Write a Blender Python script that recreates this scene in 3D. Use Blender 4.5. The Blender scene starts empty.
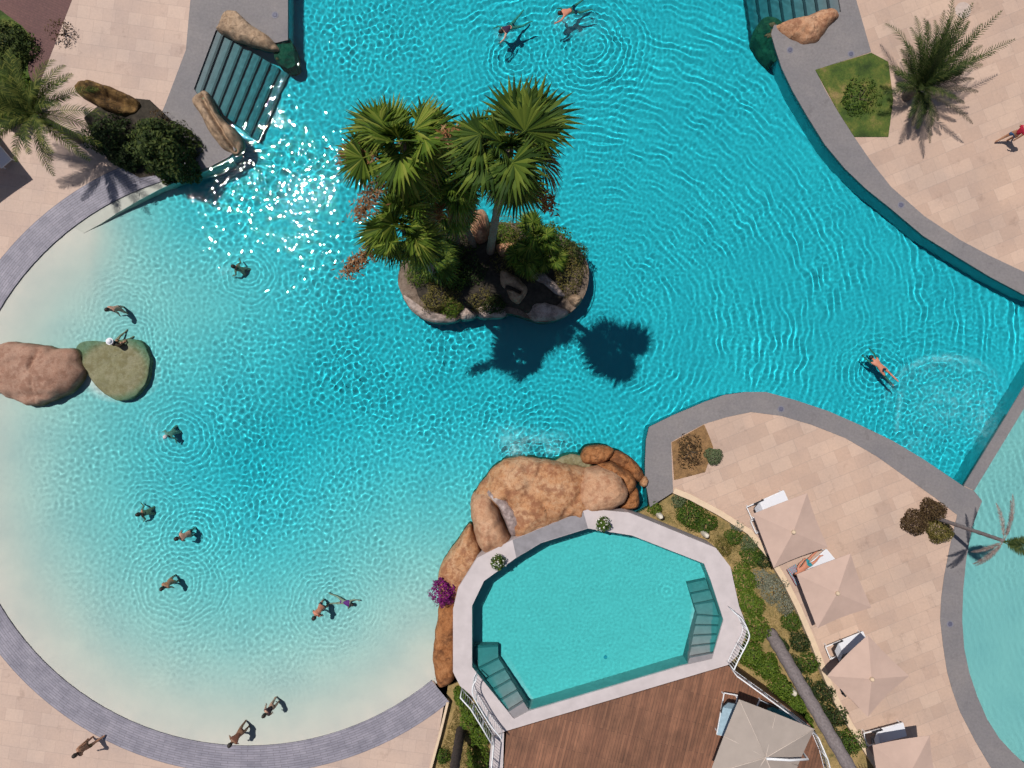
import bpy, bmesh, math, random
import numpy as np
from mathutils import Vector, Matrix, noise
from mathutils.geometry import tessellate_polygon

random.seed(7)
sc = bpy.context.scene
col = sc.collection
H, F = 31.4, 660.0            # camera height above the deck (m), focal length in pixels
R = math.radians

def P(px, py, z=0.0):
    """a point of the plan at height z"""
    k = (H - z) / F
    return Vector(((px - 512) * k, -(py - 384) * k, z))

def PL(pts, z=0.0):
    return [P(x, y, z) for x, y in pts]

# ------------------------------------------------------------------ materials
MATS = {}
def new_mat(name):
    m = bpy.data.materials.new(name); m.use_nodes = True
    return m, m.node_tree, m.node_tree.nodes['Principled BSDF']

def ramp(nt, fac, stops):
    r = nt.nodes.new('ShaderNodeValToRGB')
    e = r.color_ramp.elements
    while len(e) < len(stops): e.new(0.5)
    for i, (p, c) in enumerate(stops):
        e[i].position = p; e[i].color = (*c, 1)
    nt.links.new(fac, r.inputs[0])
    return r.outputs[0]

def tex_noise(nt, scale, detail=4, rough=.55, vec=None):
    n = nt.nodes.new('ShaderNodeTexNoise')
    n.inputs['Scale'].default_value = scale; n.inputs['Detail'].default_value = detail
    n.inputs['Roughness'].default_value = rough
    if vec: nt.links.new(vec, n.inputs['Vector'])
    return n.outputs[0]

def geo_pos(nt):
    return nt.nodes.new('ShaderNodeNewGeometry').outputs['Position']

def mixc(nt, fac, a, b, mode='MIX'):
    m = nt.nodes.new('ShaderNodeMix'); m.data_type = 'RGBA'; m.blend_type = mode
    for s, v in ((m.inputs[0], fac), (m.inputs[6], a), (m.inputs[7], b)):
        if hasattr(v, 'is_linked'): nt.links.new(v, s)
        elif isinstance(v, (int, float)): s.default_value = v
        else: s.default_value = (*v, 1)
    return m.outputs[2]

def bump(nt, bs, height, strength=.4, dist=.02):
    b = nt.nodes.new('ShaderNodeBump'); b.inputs['Strength'].default_value = strength
    b.inputs['Distance'].default_value = dist
    nt.links.new(height, b.inputs['Height']); nt.links.new(b.outputs[0], bs.inputs['Normal'])

def simple(name, c, rough=.6, metal=0.0, var=.12, scale=8.0, bmp=0.0, spec=.4):
    if name in MATS: return MATS[name]
    m, nt, bs = new_mat(name)
    n = tex_noise(nt, scale, 5, .6, geo_pos(nt))
    c0 = tuple(max(0, x * (1 - var)) for x in c); c1 = tuple(min(1, x * (1 + var)) for x in c)
    nt.links.new(ramp(nt, n, [(.3, c0), (.7, c1)]), bs.inputs['Base Color'])
    bs.inputs['Roughness'].default_value = rough; bs.inputs['Metallic'].default_value = metal
    bs.inputs['Specular IOR Level'].default_value = spec
    if bmp: bump(nt, bs, n, bmp)
    MATS[name] = m
    return m

def leafmat(name, stops, rough=.5, trans=.25):
    """foliage: one random tone per leaf"""
    if name in MATS: return MATS[name]
    m, nt, bs = new_mat(name)
    g = nt.nodes.new('ShaderNodeNewGeometry')
    c = ramp(nt, g.outputs['Random Per Island'], stops)
    nt.links.new(c, bs.inputs['Base Color']); bs.inputs['Roughness'].default_value = rough
    bs.inputs['Specular IOR Level'].default_value = .16
    t = nt.nodes.new('ShaderNodeBsdfTranslucent'); nt.links.new(c, t.inputs[0])
    x = nt.nodes.new('ShaderNodeMixShader'); x.inputs[0].default_value = trans
    out = nt.nodes['Material Output']
    nt.links.new(bs.outputs[0], x.inputs[1]); nt.links.new(t.outputs[0], x.inputs[2])
    nt.links.new(x.outputs[0], out.inputs[0])
    MATS[name] = m
    return m

def rockmat(name, c_lo, c_mid, c_hi, dark=(.06, .05, .04), wet=None, crack=.5):
    if name in MATS: return MATS[name]
    m, nt, bs = new_mat(name)
    pos = geo_pos(nt)
    n1 = tex_noise(nt, .8, 7, .62, pos); n2 = tex_noise(nt, 4.5, 8, .72, pos); n3 = tex_noise(nt, 26, 5, .7, pos); n4 = tex_noise(nt, 1.7, 3, .5, pos)
    c = ramp(nt, n1, [(.36, c_lo), (.5, c_mid), (.62, c_hi)])
    c = mixc(nt, .55, c, ramp(nt, n2, [(.36, c_lo), (.5, c_mid), (.64, c_hi)]))
    c = mixc(nt, 1.0, c, ramp(nt, n3, [(.3, (.72, .70, .68)), (.7, (1.18, 1.16, 1.14))]), 'MULTIPLY')
    # rusty and blackish stains in patches
    am = nt.nodes.new('ShaderNodeMath'); am.operation = 'MULTIPLY'; nt.links.new(n2, am.inputs[0]); nt.links.new(n4, am.inputs[1])
    c = mixc(nt, ramp(nt, am.outputs[0], [(.17, (.6, .6, .6)), (.255, (0, 0, 0))]), c, dark)
    # warped crack network, broken up
    wn = nt.nodes.new('ShaderNodeTexNoise'); wn.inputs['Scale'].default_value = 1.6; wn.inputs['Detail'].default_value = 5; nt.links.new(pos, wn.inputs[0])
    av = nt.nodes.new('ShaderNodeVectorMath'); av.operation = 'MULTIPLY_ADD'; nt.links.new(wn.outputs['Color'], av.inputs[0]); av.inputs[1].default_value = (1.1, 1.1, 1.1); nt.links.new(pos, av.inputs[2])
    vo = nt.nodes.new('ShaderNodeTexVoronoi'); vo.feature = 'DISTANCE_TO_EDGE'; vo.inputs['Scale'].default_value = .75; nt.links.new(av.outputs[0], vo.inputs['Vector'])
    ck = ramp(nt, vo.outputs['Distance'], [(0, (1, 1, 1)), (.022, (0, 0, 0))])
    br = ramp(nt, n4, [(.46, (0, 0, 0)), (.56, (crack,) * 3)])
    cf = nt.nodes.new('ShaderNodeMath'); cf.operation = 'MULTIPLY'; nt.links.new(ck, cf.inputs[0]); nt.links.new(br, cf.inputs[1])
    c = mixc(nt, cf.outputs[0], c, tuple(x * .35 for x in dark))
    if wet:      # algae and damp below the water line
        sx = nt.nodes.new('ShaderNodeSeparateXYZ'); nt.links.new(pos, sx.inputs[0])
        a = nt.nodes.new('ShaderNodeMath'); a.operation = 'MULTIPLY_ADD'
        nt.links.new(n2, a.inputs[0]); a.inputs[1].default_value = .5; nt.links.new(sx.outputs[2], a.inputs[2])
        mr = nt.nodes.new('ShaderNodeMapRange'); nt.links.new(a.outputs[0], mr.inputs[0])
        mr.inputs[1].default_value = wet[0]; mr.inputs[2].default_value = wet[0] + .35
        mr.inputs[3].default_value = 1; mr.inputs[4].default_value = 0
        c = mixc(nt, mr.outputs[0], c, wet[1])
    nt.links.new(c, bs.inputs['Base Color']); bs.inputs['Roughness'].default_value = .85; bs.inputs['Specular IOR Level'].default_value = .25
    add = nt.nodes.new('ShaderNodeMath'); add.operation = 'MULTIPLY_ADD'
    nt.links.new(n3, add.inputs[0]); add.inputs[1].default_value = .35; nt.links.new(n2, add.inputs[2])
    sb = nt.nodes.new('ShaderNodeMath'); sb.operation = 'SUBTRACT'; nt.links.new(add.outputs[0], sb.inputs[0]); nt.links.new(cf.outputs[0], sb.inputs[1])
    bump(nt, bs, sb.outputs[0], .5, .07)
    MATS[name] = m
    return m

def tilemat(name, tones, w, h, rot, mortar, offset=.5, msize=.012, grain=.05):
    """stone paving: irregular tones per tile, thin joints"""
    if name in MATS: return MATS[name]
    m, nt, bs = new_mat(name)
    pos = geo_pos(nt)
    mp = nt.nodes.new('ShaderNodeMapping'); mp.inputs['Rotation'].default_value = (0, 0, R(rot))
    nt.links.new(pos, mp.inputs[0])
    def brick(bw, bh, off, a, b):
        k = nt.nodes.new('ShaderNodeTexBrick'); k.offset = off; k.offset_frequency = 2; k.squash = .72; k.squash_frequency = 3
        k.inputs['Scale'].default_value = 1; k.inputs['Brick Width'].default_value = bw; k.inputs['Row Height'].default_value = bh
        k.inputs['Mortar Size'].default_value = msize; k.inputs['Mortar Smooth'].default_value = .3; k.inputs['Bias'].default_value = 0
        k.inputs['Color1'].default_value = (*a, 1); k.inputs['Color2'].default_value = (*b, 1); k.inputs['Mortar'].default_value = (*mortar, 1)
        nt.links.new(mp.outputs[0], k.inputs[0]); return k
    k1 = brick(w, h, offset, tones[0], tones[1])
    k2 = brick(w * 2.0, h * 2, .37, tones[1], tones[2])
    c = mixc(nt, .4, k1.outputs[0], k2.outputs[0])
    n = tex_noise(nt, .35, 5, .6, pos); n2 = tex_noise(nt, 9, 5, .7, pos)
    c = mixc(nt, 1.0, c, ramp(nt, n, [(.3, (.86, .86, .88)), (.7, (1.08, 1.04, 1.0))]), 'MULTIPLY')
    c = mixc(nt, 1.0, c, ramp(nt, n2, [(.25, (1 - grain * 2,) * 3), (.75, (1 + grain,) * 3)]), 'MULTIPLY')
    n5 = tex_noise(nt, 1.1, 6, .7, pos)
    c = mixc(nt, 1.0, c, ramp(nt, n5, [(.30, (.80, .79, .79)), (.42, (1, 1, 1)), (.62, (1, 1, 1)), (.74, (1.10, 1.09, 1.08))]), 'MULTIPLY')
    nt.links.new(c, bs.inputs['Base Color']); bs.inputs['Roughness'].default_value = .75
    bs.inputs['Specular IOR Level'].default_value = .3
    inv = nt.nodes.new('ShaderNodeMath'); inv.operation = 'SUBTRACT'; inv.inputs[0].default_value = 1
    nt.links.new(k1.outputs[1], inv.inputs[1]); bump(nt, bs, inv.outputs[0], .3, .006)
    MATS[name] = m
    return m

M_paving = tilemat('beige_paving', [(.58, .435, .345), (.455, .325, .255), (.52, .36, .28)], .95, .62, -22, (.385, .295, .245), msize=.009)
M_paving2 = tilemat('beige_paving_west', [(.56, .43, .355), (.475, .355, .295), (.51, .375, .31)], .85, .60, 8, (.395, .305, .26), msize=.009)
M_maroon = tilemat('maroon_paving', [(.155, .075, .07), (.125, .06, .058), (.14, .07, .062)], .22, .11, 25, (.10, .055, .05), grain=.12)
M_coping = tilemat('grey_coping', [(.215, .201, .205), (.195, .183, .188), (.225, .209, .21)], .6, .3, 15, (.20, .18, .2), msize=.006, grain=.10)
M_copbrick = tilemat('grey_coping_brick', [(.24, .225, .26), (.205, .195, .225), (.27, .25, .28)], .5, .09, 35, (.16, .15, .17), msize=.012, grain=.08)
M_rim = simple('pale_rim_stone', (.50, .44, .44), .7, var=.09, scale=1.6, bmp=.05)
M_weir = simple('wet_grey_slab', (.235, .22, .235), .45, var=.16, scale=3)
M_cream = simple('cream_render', (.62, .47, .33), .85, var=.08, scale=4)
M_white = simple('white_paint', (.74, .74, .76), .4, var=.05)
M_sling = simple('white_sling', (.66, .66, .70), .7, var=.04, scale=40)
M_dark = simple('dark_metal', (.03, .03, .035), .45, metal=.3, var=.1)
M_canopy = simple('beige_canopy', (.475, .335, .275), .85, var=.05, scale=2.0)
M_canopy2 = simple('taupe_canopy', (.335, .28, .245), .85, var=.06, scale=2.0)
M_seam = simple('canopy_seam', (.55, .46, .40), .8, var=.05)
M_bark = simple('palm_bark', (.16, .12, .095), .9, var=.35, scale=9, bmp=.6)
M_bark2 = simple('dark_bark', (.055, .04, .035), .9, var=.4, scale=9, bmp=.6)
M_greybark = simple('grey_bark', (.185, .155, .155), .9, var=.28, scale=11, bmp=.7)
M_twig = simple('twig_bark', (.10, .075, .05), .9, var=.3)

def soilmat(name, stops, scale=1.6):
    m, nt, bs = new_mat(name)
    pos = geo_pos(nt)
    n = tex_noise(nt, scale, 8, .68, pos); n2 = tex_noise(nt, 18, 4, .7, pos)
    c = ramp(nt, n, stops)
    c = mixc(nt, 1.0, c, ramp(nt, n2, [(.3, (.6, .6, .6)), (.7, (1.25, 1.22, 1.15))]), 'MULTIPLY')
    nt.links.new(c, bs.inputs['Base Color']); bs.inputs['Roughness'].default_value = .95
    bump(nt, bs, n2, .6, .04)
    return m
M_soil = soilmat('dry_garden_soil', [(.30, (.10, .095, .03)), (.45, (.26, .19, .075)), (.6, (.36, .25, .11)), (.75, (.20, .16, .06))])
M_brown = soilmat('brown_planter_soil', [(.3, (.10, .055, .03)), (.48, (.23, .13, .055)), (.62, (.30, .17, .075)), (.75, (.16, .09, .06))], 2.6)
M_lawn = soilmat('planter_lawn', [(.34, (.022, .045, .006)), (.47, (.055, .095, .012)), (.57, (.11, .13, .022)), (.68, (.25, .18, .07))], .75)
M_ground = soilmat('outer_ground', [(.3, (.20, .16, .11)), (.7, (.30, .24, .17))], .05)

def woodmat():
    m, nt, bs = new_mat('wood_decking')
    pos = geo_pos(nt)
    mp = nt.nodes.new('ShaderNodeMapping'); mp.inputs['Rotation'].default_value = (0, 0, R(-76)); nt.links.new(pos, mp.inputs[0])
    k = nt.nodes.new('ShaderNodeTexBrick'); k.inputs['Scale'].default_value = 1; k.inputs['Brick Width'].default_value = 2.6
    k.inputs['Row Height'].default_value = .14; k.inputs['Mortar Size'].default_value = .006
    k.inputs['Color1'].default_value = (.165, .076, .044, 1); k.inputs['Color2'].default_value = (.225, .108, .062, 1); k.inputs['Mortar'].default_value = (.05, .028, .02, 1)
    nt.links.new(mp.outputs[0], k.inputs[0])
    mp2 = nt.nodes.new('ShaderNodeMapping'); mp2.inputs['Scale'].default_value = (.6, 9, 1); nt.links.new(mp.outputs[0], mp2.inputs[0])
    n = tex_noise(nt, 1.5, 6, .65, mp2.outputs[0])
    c = mixc(nt, 1.0, k.outputs[0], ramp(nt, n, [(.3, (.72, .72, .72)), (.7, (1.3, 1.25, 1.2))]), 'MULTIPLY')
    c = mixc(nt, 1.0, c, ramp(nt, tex_noise(nt, .6, 6, .7, pos), [(.35, (.72, .70, .68)), (.65, (1.25, 1.2, 1.2))]), 'MULTIPLY')
    nt.links.new(c, bs.inputs['Base Color']); bs.inputs['Roughness'].default_value = .6
    return m
M_wood = woodmat()

L_fan = leafmat('fan_palm_leaf', [(0, (.022, .045, .007)), (.35, (.06, .11, .012)), (.7, (.13, .19, .02)), (1, (.25, .27, .05))], .6)
L_dryfan = leafmat('withered_fan_leaf', [(0, (.09, .065, .03)), (.5, (.17, .125, .06)), (1, (.26, .20, .10))], .8)
L_fan2 = leafmat('fan_palm_leaf_dark', [(0, (.018, .042, .008)), (.5, (.055, .10, .013)), (1, (.15, .195, .028))], .6)
L_date = leafmat('date_palm_leaf', [(0, (.016, .030, .007)), (.5, (.036, .060, .014)), (1, (.105, .12, .035))], .7)
L_date2 = leafmat('date_palm_leaf_dark', [(0, (.020, .036, .008)), (.5, (.050, .075, .014)), (1, (.17, .18, .04))], .7)
L_dead = leafmat('dead_palm_leaf', [(0, (.16, .12, .11)), (.5, (.26, .20, .18)), (1, (.36, .29, .26))], .8)
L_dark = leafmat('dark_shrub_leaf', [(0, (.014, .026, .008)), (.5, (.030, .050, .014)), (1, (.065, .09, .026))], .5)
L_mid = leafmat('mid_green_leaf', [(0, (.016, .030, .008)), (.5, (.038, .060, .014)), (1, (.10, .125, .03))], .6)
L_green = leafmat('green_shrub_leaf', [(0, (.025, .055, .008)), (.5, (.055, .105, .012)), (1, (.11, .16, .025))], .5)
L_bright = leafmat('bright_shrub_leaf', [(0, (.045, .085, .010)), (.5, (.085, .145, .014)), (1, (.16, .21, .03))], .5)
L_olive = leafmat('olive_shrub_leaf', [(0, (.07, .065, .015)), (.5, (.14, .12, .03)), (1, (.24, .19, .06))], .6)
L_grey = leafmat('silver_shrub_leaf', [(0, (.13, .14, .10)), (.5, (.20, .21, .155)), (1, (.29, .28, .21))], .7)
L_sage = leafmat('sage_shrub_leaf', [(0, (.075, .105, .05)), (.5, (.12, .155, .075)), (1, (.17, .20, .10))], .7)
L_brown = leafmat('dry_brown_shrub_leaf', [(0, (.045, .025, .014)), (.5, (.085, .052, .026)), (1, (.14, .095, .042))], .8)
L_purple = leafmat('magenta_bract', [(0, (.10, .006, .07)), (.5, (.21, .012, .15)), (1, (.32, .03, .22))], .6)
L_flower = leafmat('white_petal', [(0, (.6, .58, .52)), (1, (.82, .80, .76))], .6)
L_orange = leafmat('orange_flower_spray', [(0, (.20, .085, .035)), (.5, (.33, .16, .07)), (1, (.44, .27, .15))], .7)
L_drygrass = leafmat('straw_grass', [(0, (.12, .11, .03)), (.5, (.24, .18, .06)), (1, (.36, .27, .11))], .8)

ROCK_O = rockmat('orange_rock', (.30, .145, .08), (.46, .235, .13), (.52, .33, .215), (.20, .085, .05))
ROCK_OW = rockmat('orange_rock_pool', (.31, .135, .06), (.46, .24, .12), (.52, .34, .215), (.20, .075, .04), crack=.35, wet=(-.05, (.13, .085, .03)))
ROCK_PALE = rockmat('pale_orange_rock', (.42, .22, .125), (.50, .285, .17), (.55, .34, .22), (.30, .13, .07), crack=.1, wet=(-.05, (.13, .085, .03)))
ROCK_RUST = rockmat('rusty_rock', (.19, .065, .02), (.31, .125, .045), (.42, .205, .09), (.08, .035, .018), crack=.3, wet=(-.05, (.06, .05, .02)))
ROCK_T = rockmat('tan_rock', (.27, .18, .115), (.36, .25, .165), (.42, .31, .22), (.12, .085, .06))
ROCK_P = rockmat('pink_rock', (.30, .165, .115), (.36, .215, .155), (.41, .265, .20), (.21, .105, .07), crack=.15, wet=(.10, (.14, .10, .045)))
ROCK_S = rockmat('algae_rock', (.17, .15, .075), (.225, .205, .12), (.28, .25, .165), (.16, .13, .06), crack=0)
ROCK_D = rockmat('dark_wet_rock', (.05, .06, .03), (.09, .09, .045), (.14, .12, .06), (.03, .03, .02))
ROCK_G = rockmat('grey_rock', (.27, .20, .17), (.38, .30, .265), (.46, .385, .345), (.10, .08, .07))
ROCK_BR = rockmat('brown_grey_rock', (.10, .075, .055), (.17, .125, .095), (.24, .19, .155), (.05, .04, .03))
ROCK_B = rockmat('brown_log_rock', (.03, .018, .010), (.11, .06, .022), (.24, .145, .05), (.015, .010, .008))
M_wetrock = simple('wet_rock_chute', (.27, .205, .19), .4, var=.4, scale=7, bmp=.5)

# ------------------------------------------------------------------ objects
def link(name, me, mats=(), parent=None, smooth=False):
    o = bpy.data.objects.new(name, me); col.objects.link(o)
    for m in mats: me.materials.append(m)
    if smooth:
        me.polygons.foreach_set('use_smooth', [True] * len(me.polygons))
    if parent:
        o.parent = parent
    o.cycles.is_caustics_receiver = True
    return o

def tag(o, label=None, cat=None, group=None, kind=None):
    if label: o['label'] = label
    if cat: o['category'] = cat
    if group: o['group'] = group
    if kind: o['kind'] = kind
    return o

def thing(name, loc, label, cat, group=None, rz=0):
    o = bpy.data.objects.new(name, None); col.objects.link(o)
    o.location = loc; o.rotation_euler = (0, 0, rz); o.empty_display_size = .2
    return tag(o, label, cat, group)

def from_bm(name, bm, mats, parent=None, smooth=False):
    me = bpy.data.meshes.new(name); bm.to_mesh(me); bm.free()
    return link(name, me, mats if isinstance(mats, (list, tuple)) else [mats], parent, smooth)

def from_py(name, verts, faces, mats, parent=None, smooth=False, midx=None):
    me = bpy.data.meshes.new(name); me.from_pydata(verts, [], faces); me.update()
    o = link(name, me, mats if isinstance(mats, (list, tuple)) else [mats], parent, smooth)
    if midx: me.polygons.foreach_set('material_index', midx)
    return o

def copy_tree(o, parent=None):
    c = o.copy(); col.objects.link(c)
    if parent: c.parent = parent
    for ch in list(o.children): copy_tree(ch, c)
    return c

def catmull(pts, n=6, closed=True):
    out = []; N = len(pts)
    rng = range(N) if closed else range(N - 1)
    for i in rng:
        g = (lambda k: pts[k % N]) if closed else (lambda k: pts[max(0, min(N - 1, k))])
        p0, p1, p2, p3 = g(i - 1), g(i), g(i + 1), g(i + 2)
        for k in range(n):
            t = k / n
            out.append(tuple(.5 * (2 * b + (c - a) * t + (2 * a - 5 * b + 4 * c - d) * t * t + (3 * b - a - 3 * c + d) * t ** 3)
                             for a, b, c, d in zip(p0, p1, p2, p3)))
    if not closed: out.append(tuple(pts[-1]))
    return out

def area(poly):
    return .5 * sum(a[0] * b[1] - b[0] * a[1] for a, b in zip(poly, poly[1:] + poly[:1]))

def prism_bm(poly, z0, z1, holes=(), bm=None, mi=0, bottom=False, walls=True):
    """flat top at z1 with walls down to z0; poly and holes are xy lists"""
    bm = bm or bmesh.new()
    loops = [[(p[0], p[1]) for p in poly]] + [[(p[0], p[1]) for p in h] for h in holes]
    if area(loops[0]) < 0: loops[0].reverse()
    for i in range(1, len(loops)):
        if area(loops[i]) > 0: loops[i].reverse()
    flat = [p for l in loops for p in l]
    top = [bm.verts.new((x, y, z1)) for x, y in flat]
    tris = tessellate_polygon([[Vector((x, y, 0)) for x, y in l] for l in loops])
    for t in tris:
        a, b, c = (Vector((*flat[i], 0)) for i in t)
        if (b - a).cross(c - a).z < 0: t = t[::-1]
        try: bm.faces.new([top[i] for i in t]).material_index = mi
        except ValueError: pass
    if walls:
        bot = [bm.verts.new((x, y, z0)) for x, y in flat]
        s = 0
        for l in loops:
            n = len(l)
            for i in range(n):
                a, b = s + i, s + (i + 1) % n
                bm.faces.new([top[b], top[a], bot[a], bot[b]]).material_index = mi
            s += n
        if bottom:
            for t in tris:
                a, b, c = (Vector((*flat[i], 0)) for i in t)
                if (b - a).cross(c - a).z > 0: t = t[::-1]
                try: bm.faces.new([bot[i] for i in t]).material_index = mi
                except ValueError: pass
    return bm

def box_bm(bm, c, size, rot=None, mi=0, bevel=0):
    r = bmesh.ops.create_cube(bm, size=1)
    vs = r['verts']
    M = Matrix.Translation(c) @ (rot if rot else Matrix.Identity(4)) @ Matrix.Diagonal((*size, 1))
    bmesh.ops.transform(bm, matrix=M, verts=vs)
    for f in {f for v in vs for f in v.link_faces}: f.material_index = mi
    return vs

def tube_bm(bm, pts, rad, seg=8, mi=0, cap=True):
    """tapered tube along 3D points; rad a number or a list"""
    pts = [Vector(p) for p in pts]; n = len(pts)
    rr = rad if isinstance(rad, (list, tuple)) else [rad] * n
    rings = []; prev = None
    for i, p in enumerate(pts):
        d = (pts[min(i + 1, n - 1)] - pts[max(i - 1, 0)]).normalized()
        if prev is None:
            a = d.orthogonal().normalized()
        else:
            a = (prev - d * prev.dot(d)).normalized()
        prev = a; b = d.cross(a)
        rings.append([bm.verts.new(p + (a * math.cos(2 * math.pi * k / seg) + b * math.sin(2 * math.pi * k / seg)) * rr[i]) for k in range(seg)])
    for r0, r1 in zip(rings, rings[1:]):
        for k in range(seg):
            f = bm.faces.new([r0[k], r0[(k + 1) % seg], r1[(k + 1) % seg], r1[k]]); f.material_index = mi; f.smooth = True
    if cap:
        bm.faces.new(rings[0][::-1]).material_index = mi; bm.faces.new(rings[-1]).material_index = mi
    return bm

def offset_poly(poly, d):
    """poly xy, positive d grows it"""
    pts = [Vector((p[0], p[1])) for p in poly]
    if area([tuple(p) for p in pts]) < 0: pts.reverse()
    out = []
    n = len(pts)
    for i in range(n):
        e0 = (pts[i] - pts[i - 1]); e1 = (pts[(i + 1) % n] - pts[i])
        n0 = Vector((e0.y, -e0.x)).normalized(); n1 = Vector((e1.y, -e1.x)).normalized()
        m = n0 + n1
        m = m / max(.35, m.dot(n0)) if m.length > 1e-6 else n0
        out.append(pts[i] + m * d)
    return [(p.x, p.y) for p in out]

def inside(poly, X, Y):
    res = np.zeros(X.shape, bool)
    n = len(poly)
    for i in range(n):
        x0, y0 = poly[i][:2]; x1, y1 = poly[(i + 1) % n][:2]
        c = ((y0 > Y) != (y1 > Y))
        if y1 != y0: res ^= c & (X < (x1 - x0) * (Y - y0) / (y1 - y0) + x0)
    return res

# ------------------------------------------------------------------ plan of the place
CX, CY, CR = 248, 457, 289
def arc(a0, a1, r, n):
    return [(CX + r * math.cos(R(a)), CY + r * math.sin(R(a))) for a in np.linspace(a0, a1, n)]
A_TIP = math.degrees(math.atan2(233 - CY, 83 - CX)) % 360      # upper end of the beach
A_END = math.degrees(math.atan2(690 - CY, 443 - CX))           # lower end, by the raised pool
beach = arc(A_TIP, A_END, CR, 64)                               # counter-clockwise on the picture
EAST_TOP = [(923, 236), (891, 209), (866, 189), (845, 169), (825, 145), (807, 116), (793, 92), (782, 69), (775, 48), (771, 34), (774, 25)]
STEP_E = [(780, 25), (841, 12), (829, -58)]
TOP = [(745, -44), (745, -130), (288, -130)]
WEST_TOP = [(288, 40), (276, 43), (216, 30), (194, 89), (236, 150), (229, 157), (210, 167)] + arc(260, A_TIP + 1, CR, 8)
RAISED_EDGE = [(454, 672), (454, 609), (459, 588), (479, 559), (513, 541), (584, 512), (630, 514), (647, 505)]
TERR = [(645, 480), (645, 462), (646, 440), (649, 427), (671, 416), (704, 402), (724, 395), (745, 392), (766, 392), (795, 400), (828, 411), (860, 425), (893, 441), (923, 459), (963, 486)]
DIV = [(1068, 312), (1046, 303), (1024, 295), (990, 277), (957, 257)]
MAIN = (EAST_TOP + STEP_E + TOP + WEST_TOP + beach + RAISED_EDGE + TERR + DIV)
GARDEN_R = [(673, 492), (690, 499), (718, 514), (748, 533), (768, 557), (784, 583), (797, 609), (811, 642), (824, 676), (836, 704), (850, 728), (872, 762), (900, 800), (930, 900)]
HOLE = (EAST_TOP + STEP_E + TOP + WEST_TOP + beach + [(446, 700), (440, 735), (431, 768), (415, 900)] + GARDEN_R[::-1] + [(650, 506)] + TERR + DIV)
EASTPOOL = [(974, 491), (981, 503), (972, 527), (966, 560), (963, 590), (962, 620), (964, 648), (969, 672), (977, 696), (987, 719), (999, 738), (1012, 752), (1024, 763), (1090, 800),
            (1150, 800), (1150, 290), (1092, 296)]

W2 = lambda pts, z=0: [(p.x, p.y) for p in PL(pts, z)]
main_w = W2(MAIN); hole_w = W2(HOLE); east_w = W2(EASTPOOL)
EAST_PLANT = [(815, 70), (871, 53), (888, 62), (893, 100), (888, 137), (854, 137), (838, 112)]

# ------------------------------------------------------------------ setting: ground, paving, kerbs
bm = bmesh.new()
B = 60
vs = [bm.verts.new((x, y, -.03)) for x, y in ((-B, -B), (B, -B), (B, B), (-B, B))]
vo = [bm.verts.new((x * 40, y * 40, -.03)) for x, y in ((-B, -B), (B, -B), (B, B), (-B, B))]
for i in range(4): bm.faces.new([vo[i], vo[(i + 1) % 4], vs[(i + 1) % 4], vs[i]])
tag(from_bm('ground', bm, M_ground), 'flat sandy ground beyond the pool terrace', None, None, 'structure')

bm = prism_bm([(-B, -B), (B, -B), (B, B), (-B, B)], -.12, 0, [offset_poly(hole_w, .06), offset_poly(east_w, .06)], walls=False)
pv = from_bm('paving', bm, [M_paving, M_paving2])
for p in pv.data.polygons:
    if p.center.x < -4: p.material_index = 1
tag(pv, 'beige stone paving of the pool terraces', None, None, 'structure')

def slab(name, pts, z1, z0, mat, label=None, kind='structure', holes=()):
    o = from_bm(name, prism_bm(W2(pts), z0, z1, [W2(h) for h in holes]), mat)
    if label: tag(o, label, None, None, kind)
    return o

# grey copings round the water
ring_o = arc(258, A_END + 0.5, CR + 28, 70)
ring_i = arc(258, A_END + 0.5, CR, 70)
def strip(name, a, b, z1, z0, mat, label):
    """band between two equally long pixel polylines"""
    bm = bmesh.new(); n = len(a)
    ta = [bm.verts.new((*p[:2], z1)) for p in PL(a)]; tb = [bm.verts.new((*p[:2], z1)) for p in PL(b)]
    ba = [bm.verts.new((*p[:2], z0)) for p in PL(a)]; bb = [bm.verts.new((*p[:2], z0)) for p in PL(b)]
    for i in range(n - 1):
        bm.faces.new([ta[i], ta[i + 1], tb[i + 1], tb[i]]); bm.faces.new([ta[i], ba[i], ba[i + 1], ta[i + 1]]); bm.faces.new([tb[i + 1], bb[i + 1], bb[i], tb[i]])
    bmesh.ops.recalc_face_normals(bm, faces=bm.faces)
    return tag(from_bm(name, bm, mat), label, None, None, 'structure')

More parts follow.
